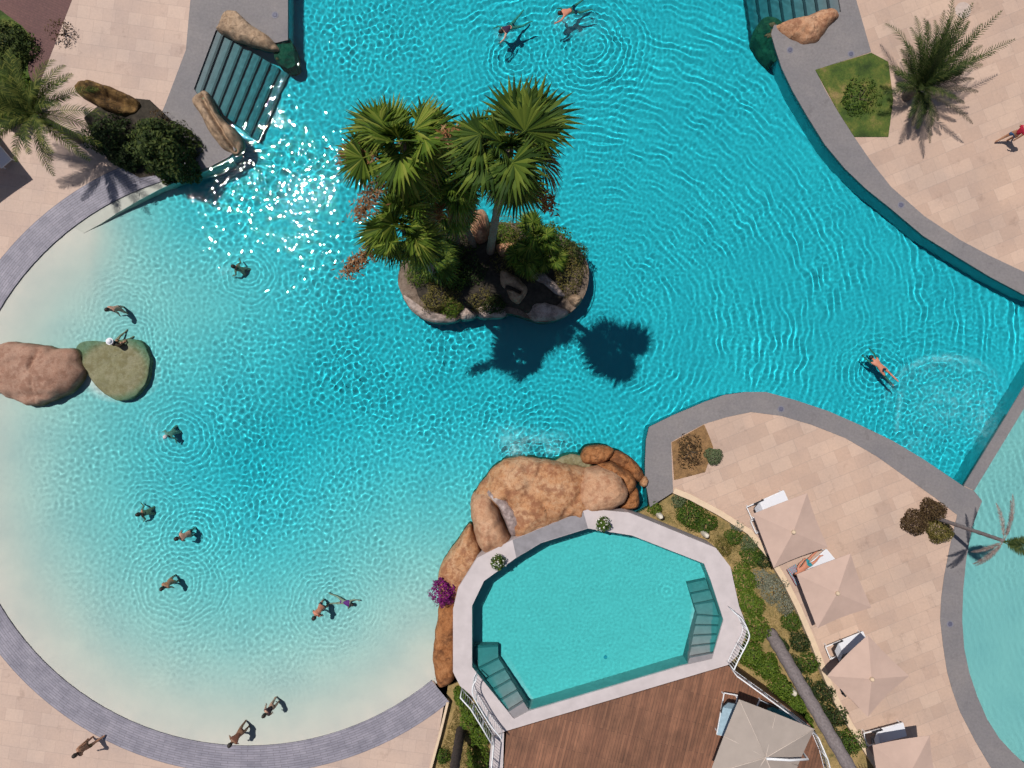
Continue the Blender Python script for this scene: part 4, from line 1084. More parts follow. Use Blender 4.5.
# garden between raised pool and terrace
GZ = -.35
G = [
 (655, 508, 8, .5, L_bright, 'small bright shrub in the narrow tip of the garden', 500, .09),
 (679, 501, 8, .55, L_sage, 'round grey green shrub at the top of the garden by the cream wall', 700, .07),
 (690, 516, 17, .6, L_green, 'spreading dark green shrub in the upper garden', 1500, .10),
 (706, 524, 12, .5, L_green, 'green shrub right of the spreading one in the upper garden', 900, .10),
 (738, 526, 7, .55, L_grey, 'small silver shrub at the cream wall', 500, .07),
 (734, 538, 9, .55, L_green, 'round green shrub between two silver ones', 800, .08),
 (749, 543, 9, .6, L_sage, 'round sage shrub beside the cream wall', 900, .07),
 (752, 556, 12, .6, L_green, 'green shrub below the round sage one', 1000, .09),
 (764, 560, 10, .6, L_dark, 'dark green shrub against the cream wall near the parasols', 800, .09),
 (724, 548, 10, .4, L_olive, 'yellowish shrub by the corner of the pale rim', 500, .10),
 (776, 590, 16, .7, L_grey, 'large silver shrub by the parasols', 1500, .09),
 (764, 580, 11, .5, L_grey, 'silver shrub left of the large silver one', 700, .09),
 (786, 606, 10, .6, L_grey, 'silver shrub below the large one along the wall', 700, .08),
 (792, 622, 10, .7, L_green, 'dark green shrub low in the garden along the wall', 900, .09),
 (800, 642, 11, .7, L_dark, 'dense dark shrub along the lower cream wall', 1000, .09),
 (811, 664, 12, .7, L_green, 'green shrub at the lower cream wall under the fourth parasol', 1000, .09),
 (824, 692, 12, .8, L_dark, 'dark shrub by the wall near the shaded lounger', 1000, .09),
 (838, 716, 13, .8, L_dark, 'dark shrub at the foot of the lower terrace', 1000, .10),
 (852, 742, 14, .8, L_green, 'green shrub at the bottom edge by the navy shade', 1000, .10),
]
for (x, y, r_, h_, m_, lab, n_, s_) in G:
    shrub('shrub', x, y, r_, h_, m_, lab, n_, s_, GZ)
hed = [(744, 580, 15, 1.0, 'bright green hedge bush against the raised pool corner'), (750, 604, 15, 1.0, 'bright green hedge bush beside the right handrail'), (755, 630, 15, 1.0, 'bright green hedge bush outside the handrail bend'),
       (752, 656, 14, 1.0, 'bright green hedge bush at the top of the deck fence'), (768, 668, 13, 1.0, 'bright green hedge bush halfway along the deck fence'), (782, 688, 13, 1.0, 'bright green hedge bush beside the pale stone'),
       (796, 706, 11, .9, 'bright green hedge bush at the lower deck fence'), (806, 722, 7, .8, 'last small bright bush of the hedge by the fence corner')]
for x, y, r_, h_, lab in hed: shrub('hedge_bush', x, y, r_, h_, L_bright, lab, 1700, .10, GZ, group='bright hedge along the deck', cat='bush')
lg = [(461, 697, 8, .9, 'bright bush at the tip of the small garden by the left handrail'), (470, 717, 12, 1.0, 'bright bush beside the left handrail'), (481, 736, 12, 1.0, 'bright bush at the deck corner'), (478, 762, 14, 1.1, 'bright bush at the bottom edge by the white rail')]
for x, y, r_, h_, lab in lg: shrub('bush', x, y, r_, h_, L_bright, lab, 1300, .11, GZ, cat='bush', group='bright bushes in the small garden')
shrub('shrub', 443, 757, 8, .5, L_green, 'small green clump along the cream edging', 500, .09, GZ)

for x, y, r_, lab in [(782, 645, 9, 'dark low bush right of the base of the leaning trunk'), (795, 666, 10, 'dark low bush halfway along the leaning trunk'), (809, 690, 11, 'dark low bush along the lower half of the leaning trunk'), (825, 716, 12, 'dark low bush near the bottom of the leaning trunk'), (841, 744, 13, 'lowest dark bush along the leaning trunk')]:
    shrub('shrub', x, y, r_ * .7, .45, L_dark, lab, 900, .10, GZ, ry=r_ * 1.35, rot=R(33))
# dry grass, nobody could count it
rnd = random.Random(81); V, Fc = [], []
gpoly = W2([(655, 515), (690, 510), (745, 540), (790, 600), (812, 650), (846, 728), (830, 735), (800, 690), (770, 630), (750, 585), (715, 545)])
gp2 = W2([(458, 700), (452, 720), (436, 770), (480, 775), (476, 730)])
n_done = 0
while n_done < 5200:
    pl = gpoly if rnd.random() < .8 else gp2
    xs = [p[0] for p in pl]; ys = [p[1] for p in pl]
    x = rnd.uniform(min(xs), max(xs)); y = rnd.uniform(min(ys), max(ys))
    if not inside(pl, np.array([x]), np.array([y]))[0]: continue
    n_done += 1
    a = rnd.uniform(0, 6.28); L = rnd.uniform(.08, .22); w = .012; q = Vector((math.cos(a), math.sin(a), 0)); s = Vector((-q.y, q.x, 0)) * w; b0 = Vector((x, y, GZ))
    k = len(V); V += [b0 - s, b0 + s, b0 + q * L * .7 + Vector((0, 0, L * .8))]; Fc.append((k, k + 1, k + 2))
tag(from_py('grass', V, Fc, L_drygrass), 'dry straw coloured grass in the garden', None, None, 'stuff')

shrub('shrub', 430, 250, 24, 1.0, L_dark, 'dark undergrowth at the back left of the island', 1300, .14, .2, seed=57)
shrub('shrub', 505, 262, 15, .7, L_olive, 'dry undergrowth at the foot of the tall palm trunk', 600, .12, .3, seed=58, elong=4)
shrub('shrub', 455, 276, 18, .9, L_green, 'green undergrowth behind the yellow olive shrub', 900, .14, .25, seed=59)
for x, y, r_, h_, m_, lab in [(462, 240, 20, .9, L_green, 'leafy green plant behind the bright low fan palm'), (420, 272, 15, .8, L_bright, 'bright green plant at the left shore of the island'), (505, 236, 14, .8, L_bright, 'bright green plant between the tall trunk and the small palms'),
                              (532, 272, 12, .5, L_olive, 'straw coloured clump behind the tan boulder'), (575, 252, 13, .9, L_mid, 'dark rounded plant at the back right shore of the island'), (452, 306, 11, .5, L_bright, 'yellow green tuft hanging over the front left rim rock'), (494, 303, 12, .5, L_mid, 'dark green tuft in the shade at the island front')]:
    shrub('shrub', x, y, r_, h_, m_, lab, 800, .14, .25, elong=4)
# bougainvillea and pots
shrub('bougainvillea', 443, 592, 13, .7, L_purple, 'magenta bougainvillea bush between the orange rocks and the white wall', 1300, .10, .75, seed=91, cat='flowering bush', ry=14)
def flower_pot(px, py, label):
    c = P(px, py, RZ); root = thing('flower_pot', c, label, 'flower pot', 'potted plants on the raised rim')
    bm = bmesh.new(); tube_bm(bm, [(0, 0, 0), (0, 0, .28), (0, 0, .32)], [.15, .21, .22], 16)
    from_bm('pot', bm, simple('terracotta', (.30, .17, .11), .8), root)
    V, Fc = leaf_cloud(500, .34, .34, .42, .10, int(px)); V = [v + Vector((0, 0, .26)) for v in V]
    from_py('foliage', V, Fc, L_green, root)
    V, Fc = leaf_cloud(70, .35, .35, .46, .07, int(px) + 3, shell=.9, elong=1.1); V = [v + Vector((0, 0, .26)) for v in V]
    from_py('blossom', V, Fc, L_flower, root)
flower_pot(498, 560, 'white flowered potted plant at the left end of the grey weir')
flower_pot(602, 523, 'white flowered potted plant at the right end of the grey weir')

# palms of the garden whose crowns are out of the frame
def garden_palm(px, py, path, label, seed, mat, tr):
    base = P(px, py, GZ); root = thing('garden_palm', base, label, 'palm tree')
    from_bm('trunk', palm_trunk_bm(path, [tr * 1.1, tr, tr * .9], 12), mat, root, True)
    t = Vector(path[-1]); rnd = random.Random(seed); V, Fc = [], []
    for i in range(26):
        a = i * 2.4; el = 1.2 - 1.9 * i / 25
        d = Vector((math.cos(a) * math.cos(el), math.sin(a) * math.cos(el), math.sin(el)))
        fan_leaf(V, Fc, t, d, .6, .9, rnd, .3)
    from_py('crown', V, Fc, L_fan2, root)
garden_palm(770, 632, [(0, 0, -.05), (.65, -1.9, 2.7), (1.55, -4.2, 5.4), (2.2, -5.6, 7.4)], 'thick grey palm trunk leaning over the garden towards the bottom edge', 95, M_greybark, .27)
garden_palm(461, 730, [(0, 0, -.05), (-.05, -.1, 2.4), (-.1, -.4, 5.0), (-.1, -.6, 7.0)], 'dark palm trunk in the small garden at the bottom edge', 96, M_bark2, .21)

# ------------------------------------------------------------------ small fixtures
def recessed(px, py, label):
    root = thing('recessed_light', P(px, py, .016), label, 'ground light', 'round lights set in the grey coping')
    bm = bmesh.new(); tube_bm(bm, [(0, 0, -.03), (0, 0, .012)], [.17, .16], 20); from_bm('housing', bm, simple('steel_ring', (.17, .165, .2), .7), root)
    bm = bmesh.new(); tube_bm(bm, [(0, 0, .012), (0, 0, .02)], [.105, .09], 16); from_bm('lens', bm, simple('dark_lens', (.10, .10, .15), .6), root)
recessed(781, 409, 'round light in the coping at the top of the peninsula')
recessed(901, 205, 'round light in the curved east coping below the date palm')
recessed(790, 50, 'round light in the coping beside the orange boulder')
recessed(851, 54, 'round light in the grey deck at the corner of the grass bed')
recessed(275, 15, 'round light in the grey deck above the tan boulder')
recessed(950, 624, 'round light in the coping of the pale east pool')
bm = bmesh.new(); tube_bm(bm, [(0, 0, -.02), (0, 0, .008)], .38, 28)
o = from_bm('access_cover', bm, simple('beige_cover', (.47, .37, .32), .7)); o.location = P(963, 10, 0); tag(o, 'round beige access cover in the paving above the date palm', 'access cover')

def stone_block(px, py, s, label):
    o = rock('pale_stone', [(px - s, py - s * .6), (px, py - s), (px + s, py - s * .4), (px + s * .8, py + s * .8), (px - s * .4, py + s)], GZ + .75, GZ - .05, simple('cream_stone', (.6, .55, .46), .8), label, 'stone', seed=int(px), seg=20, rings=6, p=4)
stone_block(793, 692, 3.4, 'pale cream stone beside the hedge in the garden')
stone_block(660, 516, 3.0, 'pale cream block in the narrow tip of the garden')
stone_block(706, 535, 3.0, 'pale cream block beside the raised rim in the upper garden')

# ------------------------------------------------------------------ railings
def railing(name, pts, z, h, label, spacing=.9, bars=True, curved=False):
    w = PL(pts, z)
    if curved: w = [Vector(p) for p in catmull([tuple(p) for p in w], 6, closed=False)]
    root = thing(name, w[0], label, 'railing'); o = w[0]
    w = [p - o for p in w]
    bm = bmesh.new(); tube_bm(bm, [p + Vector((0, 0, h)) for p in w], .03, 8); from_bm('top_rail', bm, M_white, root)
    bm = bmesh.new(); tube_bm(bm, [p + Vector((0, 0, .12)) for p in w], .018, 6); from_bm('bottom_rail', bm, M_white, root)
    # posts and bars along the line
    tot = 0; segs = []
    for a, b in zip(w, w[1:]): segs.append((tot, a, b)); tot += (b - a).length
    def at(s):
        for t0, a, b in reversed(segs):
            if s >= t0 - 1e-6: return a + (b - a) * min(1, (s - t0) / max(1e-6, (b - a).length))
    n = max(1, int(round(tot / spacing)))
    for i in range(n + 1):
        p = at(tot * i / n); bm = bmesh.new(); tube_bm(bm, [p + Vector((0, 0, -.005)), p + Vector((0, 0, h))], .024, 8)
        from_bm('post', bm, M_white, root)
    if bars:
        nb = int(tot / .13); bm = bmesh.new()
        for i in range(nb + 1):
            p = at(tot * i / max(1, nb)); tube_bm(bm, [p + Vector((0, 0, .12)), p + Vector((0, 0, h))], .009, 5)
        from_bm('bars', bm, M_white, root)
    return root
railing('railing', [(477, 671), (474, 677), (474, 685), (479, 695), (490, 713), (502, 728)], RZ, .95, 'curved white handrail beside the left steps of the raised pool', curved=True)
railing('railing', [(462, 688), (472, 699), (483, 717), (493, 734)], RZ, .95, 'outer white handrail at the lower left edge of the raised rim')
railing('railing', [(494, 736), (491, 768), (489, 800)], RZ, .95, 'white fence down the left side of the wooden deck')
railing('railing', [(728, 606), (735, 612), (741, 624), (741, 632), (732, 650), (727, 661)], RZ, .95, 'curved white handrail beside the right steps of the raised pool', curved=True)
railing('railing', [(730, 667), (777, 701), (808, 725)], RZ, .95, 'long straight white fence along the right side of the wooden deck')
railing('railing', [(809, 727), (818, 748), (829, 790)], RZ, .95, 'short white fence at the lower right corner of the wooden deck')
lg_ = bmesh.new(); q = PL([(492, 737), (504, 733), (503, 768), (502, 830), (487, 830), (489, 768)], RZ)
from_bm('deck_border', prism_bm([(p.x, p.y) for p in q], -.8, RZ - .01), M_rim)['kind'] = 'structure'
bpy.data.objects['deck_border']['label'] = 'pale stone border left of the wooden deck'

# ------------------------------------------------------------------ parasols and loungers
def parasol(px, py, ang, side, h, mat, label, group='square beige parasols on the terrace', finial=True, seams=False, zg=0, ribs=4, name='parasol'):
    """px,py: where the pole stands"""
    c = P(px, py, zg); root = thing(name, c, label, 'parasol', group, R(ang))
    s = side / 2; rise = .42 if seams else .30
    V = [(-s, -s, h), (s, -s, h), (s, s, h), (-s, s, h), (0, 0, h + rise)]
    # panels sag a little between the ribs
    verts, faces = [], []
    for k in range(4):
        a, b, t = Vector(V[k]), Vector(V[(k + 1) % 4]), Vector(V[4]); nn = 6; base = len(verts)
        for i in range(nn + 1):
            for j in range(nn + 1):
                f = i / nn; g = j / nn
                p = t.lerp(a.lerp(b, g), f); p.z -= .10 * f * math.sin(math.pi * g) * (.4 + .6 * f)
                e = a.lerp(b, .5); p -= Vector((e.x, e.y, 0)).normalized() * .02 * math.sin(math.pi * g) * f * f
                verts.append(p)
        for i in range(nn):
            for j in range(nn):
                q = base + i * (nn + 1) + j; faces.append((q, q + nn + 1, q + nn + 2, q + 1))
    bm = bmesh.new(); bv = [bm.verts.new(v) for v in verts]
    for f in faces: bm.faces.new([bv[i] for i in f])
    bmesh.ops.remove_doubles(bm, verts=bm.verts, dist=.002)
    r = bmesh.ops.extrude_face_region(bm, geom=list(bm.faces)); vs_ = [g for g in r['geom'] if isinstance(g, bmesh.types.BMVert)]
    bmesh.ops.translate(bm, verts=vs_, vec=(0, 0, -.012)); bmesh.ops.recalc_face_normals(bm, faces=bm.faces)
    can = from_bm('canopy', bm, mat, root)
    bm = tube_bm(bmesh.new(), [(0, 0, .03), (0, 0, h + rise - .02)], .03, 10); from_bm('pole', bm, M_white, root)
    bm = bmesh.new(); box_bm(bm, (0, 0, .05), (.6, .6, .10)); from_bm('base', bm, simple('stone_base', (.3, .28, .27), .8), root)
    for k in range(4):
        bm = tube_bm(bmesh.new(), [(0, 0, h + rise - .06), (V[k][0] * .98, V[k][1] * .98, h - .03)], .014, 6); from_bm('rib', bm, M_white, root)
    if finial:
        bm = tube_bm(bmesh.new(), [(0, 0, h + rise - .02), (0, 0, h + rise + .05), (0, 0, h + rise + .12), (0, 0, h + rise + .16)], [.08, .10, .07, .02], 14); from_bm('finial', bm, M_cream, root, True)
    if seams:
        for k in range(4):
            for tgt in (Vector(V[k]), (Vector(V[k]) + Vector(V[(k + 1) % 4])) / 2 + Vector((0, 0, -.09))):
                bm = tube_bm(bmesh.new(), [Vector(V[4]) + Vector((0, 0, .012)), Vector(V[4]).lerp(tgt, .5) + Vector((0, 0, .005 if tgt.z > h - .01 else -.018)), tgt + Vector((0, 0, .01))], .016, 5); from_bm('seam', bm, M_seam, can)
    return root
HC = 2.25
def ground_of(px, py, z, zg=0):   # pole position below a canopy centre seen at px,py
    k = (H - z) / (H - zg); return (512 + (px - 512) * k, 384 + (py - 384) * k)
for (x, y, a, lab) in [(790.5, 530.5, 21, 'beige parasol nearest the water, shading the white lounger with the raised back'), (834, 591, 21, 'beige parasol between the sunbather and the triangular sunlit lounger'),
                       (868, 676, 45, 'beige parasol turned diagonally, above the navy shaded lounger'), (906, 769, 9.6, 'beige parasol cut off by the bottom edge')]:
    g = ground_of(x, y, HC); parasol(g[0], g[1], a, 2.56, HC, M_canopy, lab)
g = ground_of(-30, 128, 2.4)
parasol(-33, 157, 37, 3.3, 2.4, M_canopy, 'parasol beyond the left edge, seen by its navy shadow', group=None)
g = ground_of(762, 752, RZ + 2.36, RZ)
big = parasol(g[0], g[1], -21.5, 3.42, 2.35, M_canopy2, 'large taupe parasol with pale seams over the wooden deck', group=None, finial=False, seams=True, zg=RZ + .01)
bm = tube_bm(bmesh.new(), [(0, 0, 2.86), (1.0, .25, 2.72), (1.85, .45, 2.45), (1.9, .5, 0.0)], [.05, .05, .05, .06], 10)
from_bm('side_arm', bm, M_white, big)

def lounger_proto():
    root = thing('sun_lounger', (0, 0, 0), 'x', 'sun lounger')
    bm = bmesh.new()
    for s in (-1, 1): box_bm(bm, (.05, s * .31, .33), (1.9, .04, .05))
    box_bm(bm, (1.0, 0, .33), (.04, .62, .05)); box_bm(bm, (-.9, 0, .33), (.04, .62, .05)); from_bm('frame', bm, M_white, root)
    bm = bmesh.new(); box_bm(bm, (.37, 0, .365), (1.26, .60, .022)); from_bm('seat', bm, M_sling, root)
    rot = Matrix.Rotation(R(48), 4, 'Y')
    bm = bmesh.new(); box_bm(bm, (-.50, 0, .62), (.74, .58, .022), rot); bk = from_bm('backrest', bm, M_sling, root)
    bm = bmesh.new()
    for s in (-1, 1): box_bm(bm, (-.50, s * .30, .62), (.76, .025, .035), rot)
    box_bm(bm, (-.755, 0, .905), (.03, .62, .03), rot); from_bm('back_frame', bm, M_dark, bk)
    for x in (-.8, .9):
        for s in (-1, 1):
            bm = bmesh.new(); box_bm(bm, (x, s * .29, .155), (.04, .04, .31)); from_bm('leg', bm, M_white, root)
    for s in (-1, 1):
        bm = bmesh.new(); box_bm(bm, (-.32, s * .36, .52), (.5, .05, .03)); box_bm(bm, (-.10, s * .36, .42), (.03, .03, .2)); from_bm('armrest', bm, M_dark, root)
    return root
LP = lounger_proto()
first = True
for (x, y, a, lab) in [(764, 504, 24, 'white lounger with a raised back at the upper edge of the parasols'), (768, 518, 24, 'white lounger mostly under the parasol nearest the water'),
                       (811, 566, 40, 'lounger carrying the sunbather between two parasols'), (842, 643, 22, 'white lounger half in navy shade below the second parasol'),
                       (880, 731, 15, 'white lounger at the bottom edge beside the navy strip of shade'), (-2, 150, -50, 'shaded blue looking lounger at the left edge')]:
    o = LP if first else copy_tree(LP); first = False
    o.location = P(x, y, 0); o.rotation_euler = (0, 0, R(a)); o['label'] = lab; o['group'] = 'white sun loungers'
# deck lounger under the taupe parasol
o = copy_tree(LP); o.location = P(725, 710, RZ + .01); o.rotation_euler = (0, 0, R(-100)); o['label'] = 'pale blue lounger on the wooden deck beside the taupe parasol'; del o['group']
for ch in o.children:
    if ch.name.startswith(('seat', 'backrest')):
        ch.data = ch.data.copy(); ch.data.materials[0] = simple('pale_blue_cushion', (.30, .42, .50), .8)
o = copy_tree(LP); o.location = P(772, 711, RZ + .01); o.rotation_euler = (0, 0, R(-25)); o['label'] = 'teal lounger mostly hidden in the shade of the taupe parasol'
if 'group' in o: del o['group']
for ch in o.children:
    if ch.name.startswith(('seat', 'backrest')):
        ch.data = ch.data.copy(); ch.data.materials[0] = simple('teal_cushion', (.05, .22, .24), .8)

# towel, bag and sandals near the sunbather
def draped(name, px, py, z, w, l, ang, mat, label, cat):
    nx, ny = 8, 12; V, Fc = [], []
    for i in range(nx + 1):
        for j in range(ny + 1):
            x = (i / nx - .5) * w; y = (j / ny - .5) * l
            V.append((x, y, .02 + .03 * noise.noise(Vector((x * 5, y * 5, px)))))
    for i in range(nx):
        for j in range(ny):
            q = i * (ny + 1) + j; Fc.append((q, q + ny + 1, q + ny + 2, q + 1))
    o = from_py(name, V, Fc, mat, None, True); o.location = P(px, py, z); o.rotation_euler = (0, 0, R(ang))
    s = o.modifiers.new('thickness', 'SOLIDIFY'); s.thickness = .02
    return tag(o, label, cat)
def stripemat(name, a, b, c):
    m, nt, bs = new_mat(name)
    w = nt.nodes.new('ShaderNodeTexWave'); w.inputs['Scale'].default_value = 3.2; w.inputs['Distortion'].default_value = 3
    tc = nt.nodes.new('ShaderNodeTexCoord'); nt.links.new(tc.outputs['Object'], w.inputs[0])
    nt.links.new(ramp(nt, w.outputs['Fac'], [(.2, a), (.5, b), (.8, c)]), bs.inputs['Base Color']); bs.inputs['Roughness'].default_value = .9
    return m
draped('towel', 796, 575, .42, .5, .9, 30, stripemat('patterned_towel', (.02, .22, .25), (.6, .55, .6), (.30, .05, .10)), 'teal white and red patterned towel at the head of the sunbather', 'towel')
for i, (x, y, a) in enumerate([(841.5, 691, 20), (843.8, 694.5, 45)]):
    bm = bmesh.new(); prism_bm([(-.05, -.13), (.05, -.13), (.045, 0), (.06, .10), (0, .14), (-.06, .10), (-.045, 0)], 0, .03, bm=bm)
    r_ = thing('sandal', P(x, y, 0), ['dark sandal nearer the cream wall', 'dark sandal farther from the cream wall'][i], 'sandal', 'pair of dark sandals on the terrace', R(a))
    from_bm('sole', bm, M_dark, r_)
    bm = tube_bm(bmesh.new(), [(-.05, .03, .02), (-.02, .05, .06), (.02, .05, .06), (.05, .03, .02)], .012, 6); from_bm('strap', bm, M_dark, r_)

# ------------------------------------------------------------------ people
def skinned(name, verts, edges, radii, mats, parent=None, sub=1, smooth=True):
    me = bpy.data.meshes.new(name); me.from_pydata([tuple(v) for v in verts], edges, []); me.update()
    o = bpy.data.objects.new(name, me); col.objects.link(o)
    md = o.modifiers.new('skin', 'SKIN'); md.use_smooth_shade = True
    sv = me.skin_vertices[0].data
    for i, r in enumerate(radii):
        sv[i].radius = (r, r) if not isinstance(r, tuple) else r
        sv[i].use_root = (i == 0)
    s = o.modifiers.new('sub', 'SUBSURF'); s.levels = sub; s.render_levels = sub
    dg = bpy.context.evaluated_depsgraph_get(); me2 = bpy.data.meshes.new_from_object(o.evaluated_get(dg))
    bpy.data.objects.remove(o); me2.name = name
    return me2

def skin_mat(c): return simple('skin_%02d%02d%02d' % tuple(int(x * 100) for x in c), c, .55, var=.08, scale=6)

def person(px, py, z, face, label, pose, skin=(.30, .155, .095), hair=(.02, .014, .01), scale=1.0, bottom=None, top=None, hat=None, one_piece=None, long_hair=False, group='people in and around the pool'):
    """pose: dict of body pitch (0 upright, 90 face down, -90 face up) and limb directions in the body's own frame: x right, y forward, z up"""
    g = lambda k, d: Vector(pose.get(k, d)).normalized()
    v, e, r = [], [], []
    def add(p, rad, par=None):
        v.append(Vector(p)); r.append(rad * 1.1)
        if par is not None: e.append((par, len(v) - 1))
        return len(v) - 1
    bend = R(pose.get('bend', 0))       # forward bend of the back
    up = Vector((0, math.sin(bend), math.cos(bend))); fw = Vector((0, math.cos(bend), -math.sin(bend)))
    pel = add((0, 0, 0), .125)
    sp = add(up * .20 + fw * .01, .112, pel); ch = add(up * .40, .135, sp)
    nk = add(up * .55, .058, ch)
    hb = R(pose.get('head', 0)); hu = (up * math.cos(hb) - fw * math.sin(hb)); hf = (fw * math.cos(hb) + up * math.sin(hb))
    h1 = add(v[nk] + hu * .075 + hf * .015, .070, nk); h2 = add(v[h1] + hu * .085 + hf * .01, .096, h1); h3 = add(v[h2] + hu * .085 - hf * .005, .070, h2)
    add(v[h2] + hf * .105 - hu * .02, .014, h2)                    # nose
    X = Vector((1, 0, 0))
    for s in (-1, 1): add(v[h2] + X * s * .098 - hu * .015, .018, h2)   # ears
    hands, J = [], {}
    for s, nm in ((-1, 'l'), (1, 'r')):
        sh = add(v[ch] + X * s * .165 + up * .075, .062, ch)
        ua = g('ua_' + nm, (s * .25, 0, -1)); fa = g('fa_' + nm, (s * .15, .2, -1))
        m1 = add(v[sh] + ua * .15, .052, sh); el = add(v[sh] + ua * .29, .042, m1); m2 = add(v[el] + fa * .12, .038, el); wr_ = add(v[el] + fa * .25, .028, m2)
        pm = add(v[wr_] + fa * .075, .036, wr_)
        hands.append((v[wr_].copy(), v[pm].copy(), fa, s))
        hp = add(X * s * .10 + Vector((0, 0, -.05)), .098, pel)
        th = g('th_' + nm, (s * .06, 0, -1)); sn = g('sh_' + nm, (s * .03, 0, -1)); ft = g('ft_' + nm, (s * .15, 1, -.15))
        t1 = add(v[hp] + th * .20, .082, hp); kn = add(v[hp] + th * .42, .058, t1); c1 = add(v[kn] + sn * .14, .056, kn); an = add(v[kn] + sn * .41, .036, c1)
        heel = add(v[an] + sn * .05 - ft * .03, .036, an); toe = add(v[an] + sn * .06 + ft * .16, .026, an)
        J[nm] = (v[hp].copy(), v[t1].copy(), th)
    M = Matrix.Scale(scale * .94, 4)
    pitch = R(pose.get('pitch', 0)); roll = R(pose.get('roll', 0))
    Mr = Matrix.Rotation(roll, 4, 'Y') @ Matrix.Rotation(-pitch, 4, 'X') @ M
    root_loc = P(px, py, 0); root_loc.z = z
    fx, fy = face; yaw = math.atan2(-fy, fx) - math.pi / 2
    root = thing('person', root_loc, label, 'person', group, yaw)
    body = skinned('body', v, e, r, None)
    bm = bmesh.new(); bm.from_mesh(body)
    for f in bm.faces: f.smooth = True
    for (w0, pmv, fa, s) in hands:        # four fingers and a thumb per hand, slightly curled
        a = fa.cross(Vector((0, 1, 0)) if abs(fa.y) < .9 else Vector((1, 0, 0))).normalized(); b_ = fa.cross(a)
        for k, (off, ln) in enumerate(((-.027, .070), (-.009, .080), (.009, .075), (.026, .058))):
            p0 = pmv + a * off; p1 = p0 + fa * ln * .6 + a * off * .25; p2 = p1 + (fa * .8 + b_ * .5).normalized() * ln * .5
            tube_bm(bm, [p0, p1, p2], [.0095, .009, .007], 5)
        t0 = w0 + fa * .03 - a * .025; tube_bm(bm, [t0, t0 - a * .035 + fa * .025 + b_ * .01, t0 - a * .045 + fa * .06 + b_ * .02], [.012, .010, .008], 5)
    eye_f = []
    for s in (-1, 1):
        q = bmesh.ops.create_icosphere(bm, subdivisions=1, radius=.013, matrix=Matrix.Translation(v[h2] + hf * .088 + X * s * .035 + hu * .012))
        for f in {f for vv in q['verts'] for f in vv.link_faces}: f.material_index = 1
    q = bmesh.ops.create_icosphere(bm, subdivisions=1, radius=.012, matrix=Matrix.Translation(v[h2] + hf * .088 - hu * .062) @ Matrix.Diagonal((2.2, .6, .6, 1)))
    for f in {f for vv in q['verts'] for f in vv.link_faces}: f.material_index = 2
    bm.transform(Mr)
    bo = from_bm('body', bm, [skin_mat(skin), simple('eye_dark', (.02, .015, .012), .3), simple('lip', (.28, .08, .07), .5)], root)
    # hair
    bm = bmesh.new(); bmesh.ops.create_uvsphere(bm, u_segments=16, v_segments=10, radius=1)
    B3 = Matrix((X, hf, hu)).transposed().to_4x4()
    bmesh.ops.delete(bm, geom=[w for w in bm.verts if (w.co.y > .30 and w.co.z < .42) or w.co.z < (-.75 if long_hair else -.45)], context='VERTS')
    bm.transform(Matrix.Translation(v[h2] + hu * .028 - hf * .012) @ B3 @ Matrix.Diagonal((.112, .122, .135 if not long_hair else .165, 1)))
    bm.transform(Mr)
    ho = from_bm('hair', bm, simple('hair_%d' % int(hair[0] * 1000), hair, .6, var=.3, scale=30), root, True)
    ho.modifiers.new('thickness', 'SOLIDIFY').thickness = .012
    def garment(name, pts, eds, rads, mat):
        me2 = skinned(name, pts, eds, rads, None); me2.transform(Mr); return link(name, me2, [mat], root, True)
    grow = .016
    if bottom:
        c_, leg = bottom; pts = [Vector((0, 0, .035)), Vector((0, 0, -.02))]; rad = [.125 + grow, .128 + grow]; ed = [(0, 1)]
        for nm in 'lr':
            hp, t1, th = J[nm]; k = len(pts)
            pts += [hp, hp + th * leg]; rad += [.103 + grow, .088 + grow]; ed += [(1, k), (k, k + 1)]
        garment('swim_shorts' if leg > .1 else 'bikini_bottom', pts, ed, rad, simple('cloth_%d_%d_%d' % tuple(int(x * 999) for x in c_), c_, .8, var=.15, scale=20))
    if top:
        c_, kind = top; m_ = simple('cloth_%d_%d_%d' % tuple(int(x * 999) for x in c_), c_, .8, var=.15, scale=20)
        if kind == 'bikini': garment('bikini_top', [v[sp] + up * .13, v[sp] + up * .21], [(0, 1)], [.132 + grow, .138 + grow], m_)
        else:
            k = [v[pel] + up * .02, v[sp], v[ch], v[ch] + up * .08]; pts = k[:]; ed = [(0, 1), (1, 2), (2, 3)]; rad = [.13 + grow, .12 + grow, .142 + grow, .10]
            for s, nm in ((-1, 'l'), (1, 'r')):
                q0 = v[ch] + X * s * .165 + up * .075; ua = g('ua_' + nm, (s * .25, 0, -1)); j = len(pts)
                pts += [q0, q0 + ua * (.17 if kind == 'shirt' else .02)]; rad += [.068 + grow, .056 + grow]; ed += [(2, j), (j, j + 1)]
            garment('shirt' if kind == 'shirt' else 'swimsuit', pts, ed, rad, m_)
    if hat:
        bm = bmesh.new(); tube_bm(bm, [(0, 0, 0), (0, 0, .004)], [.19, .185], 20); tube_bm(bm, [(0, 0, 0), (0, 0, .07), (0, 0, .11)], [.125, .115, .05], 16)
        bm.transform(Mr @ Matrix.Translation(v[h2] + hu * .06) @ B3); from_bm('sun_hat', bm, simple('cloth_hat_%d' % int(hat[0] * 99), hat, .8), root, True)
    return root

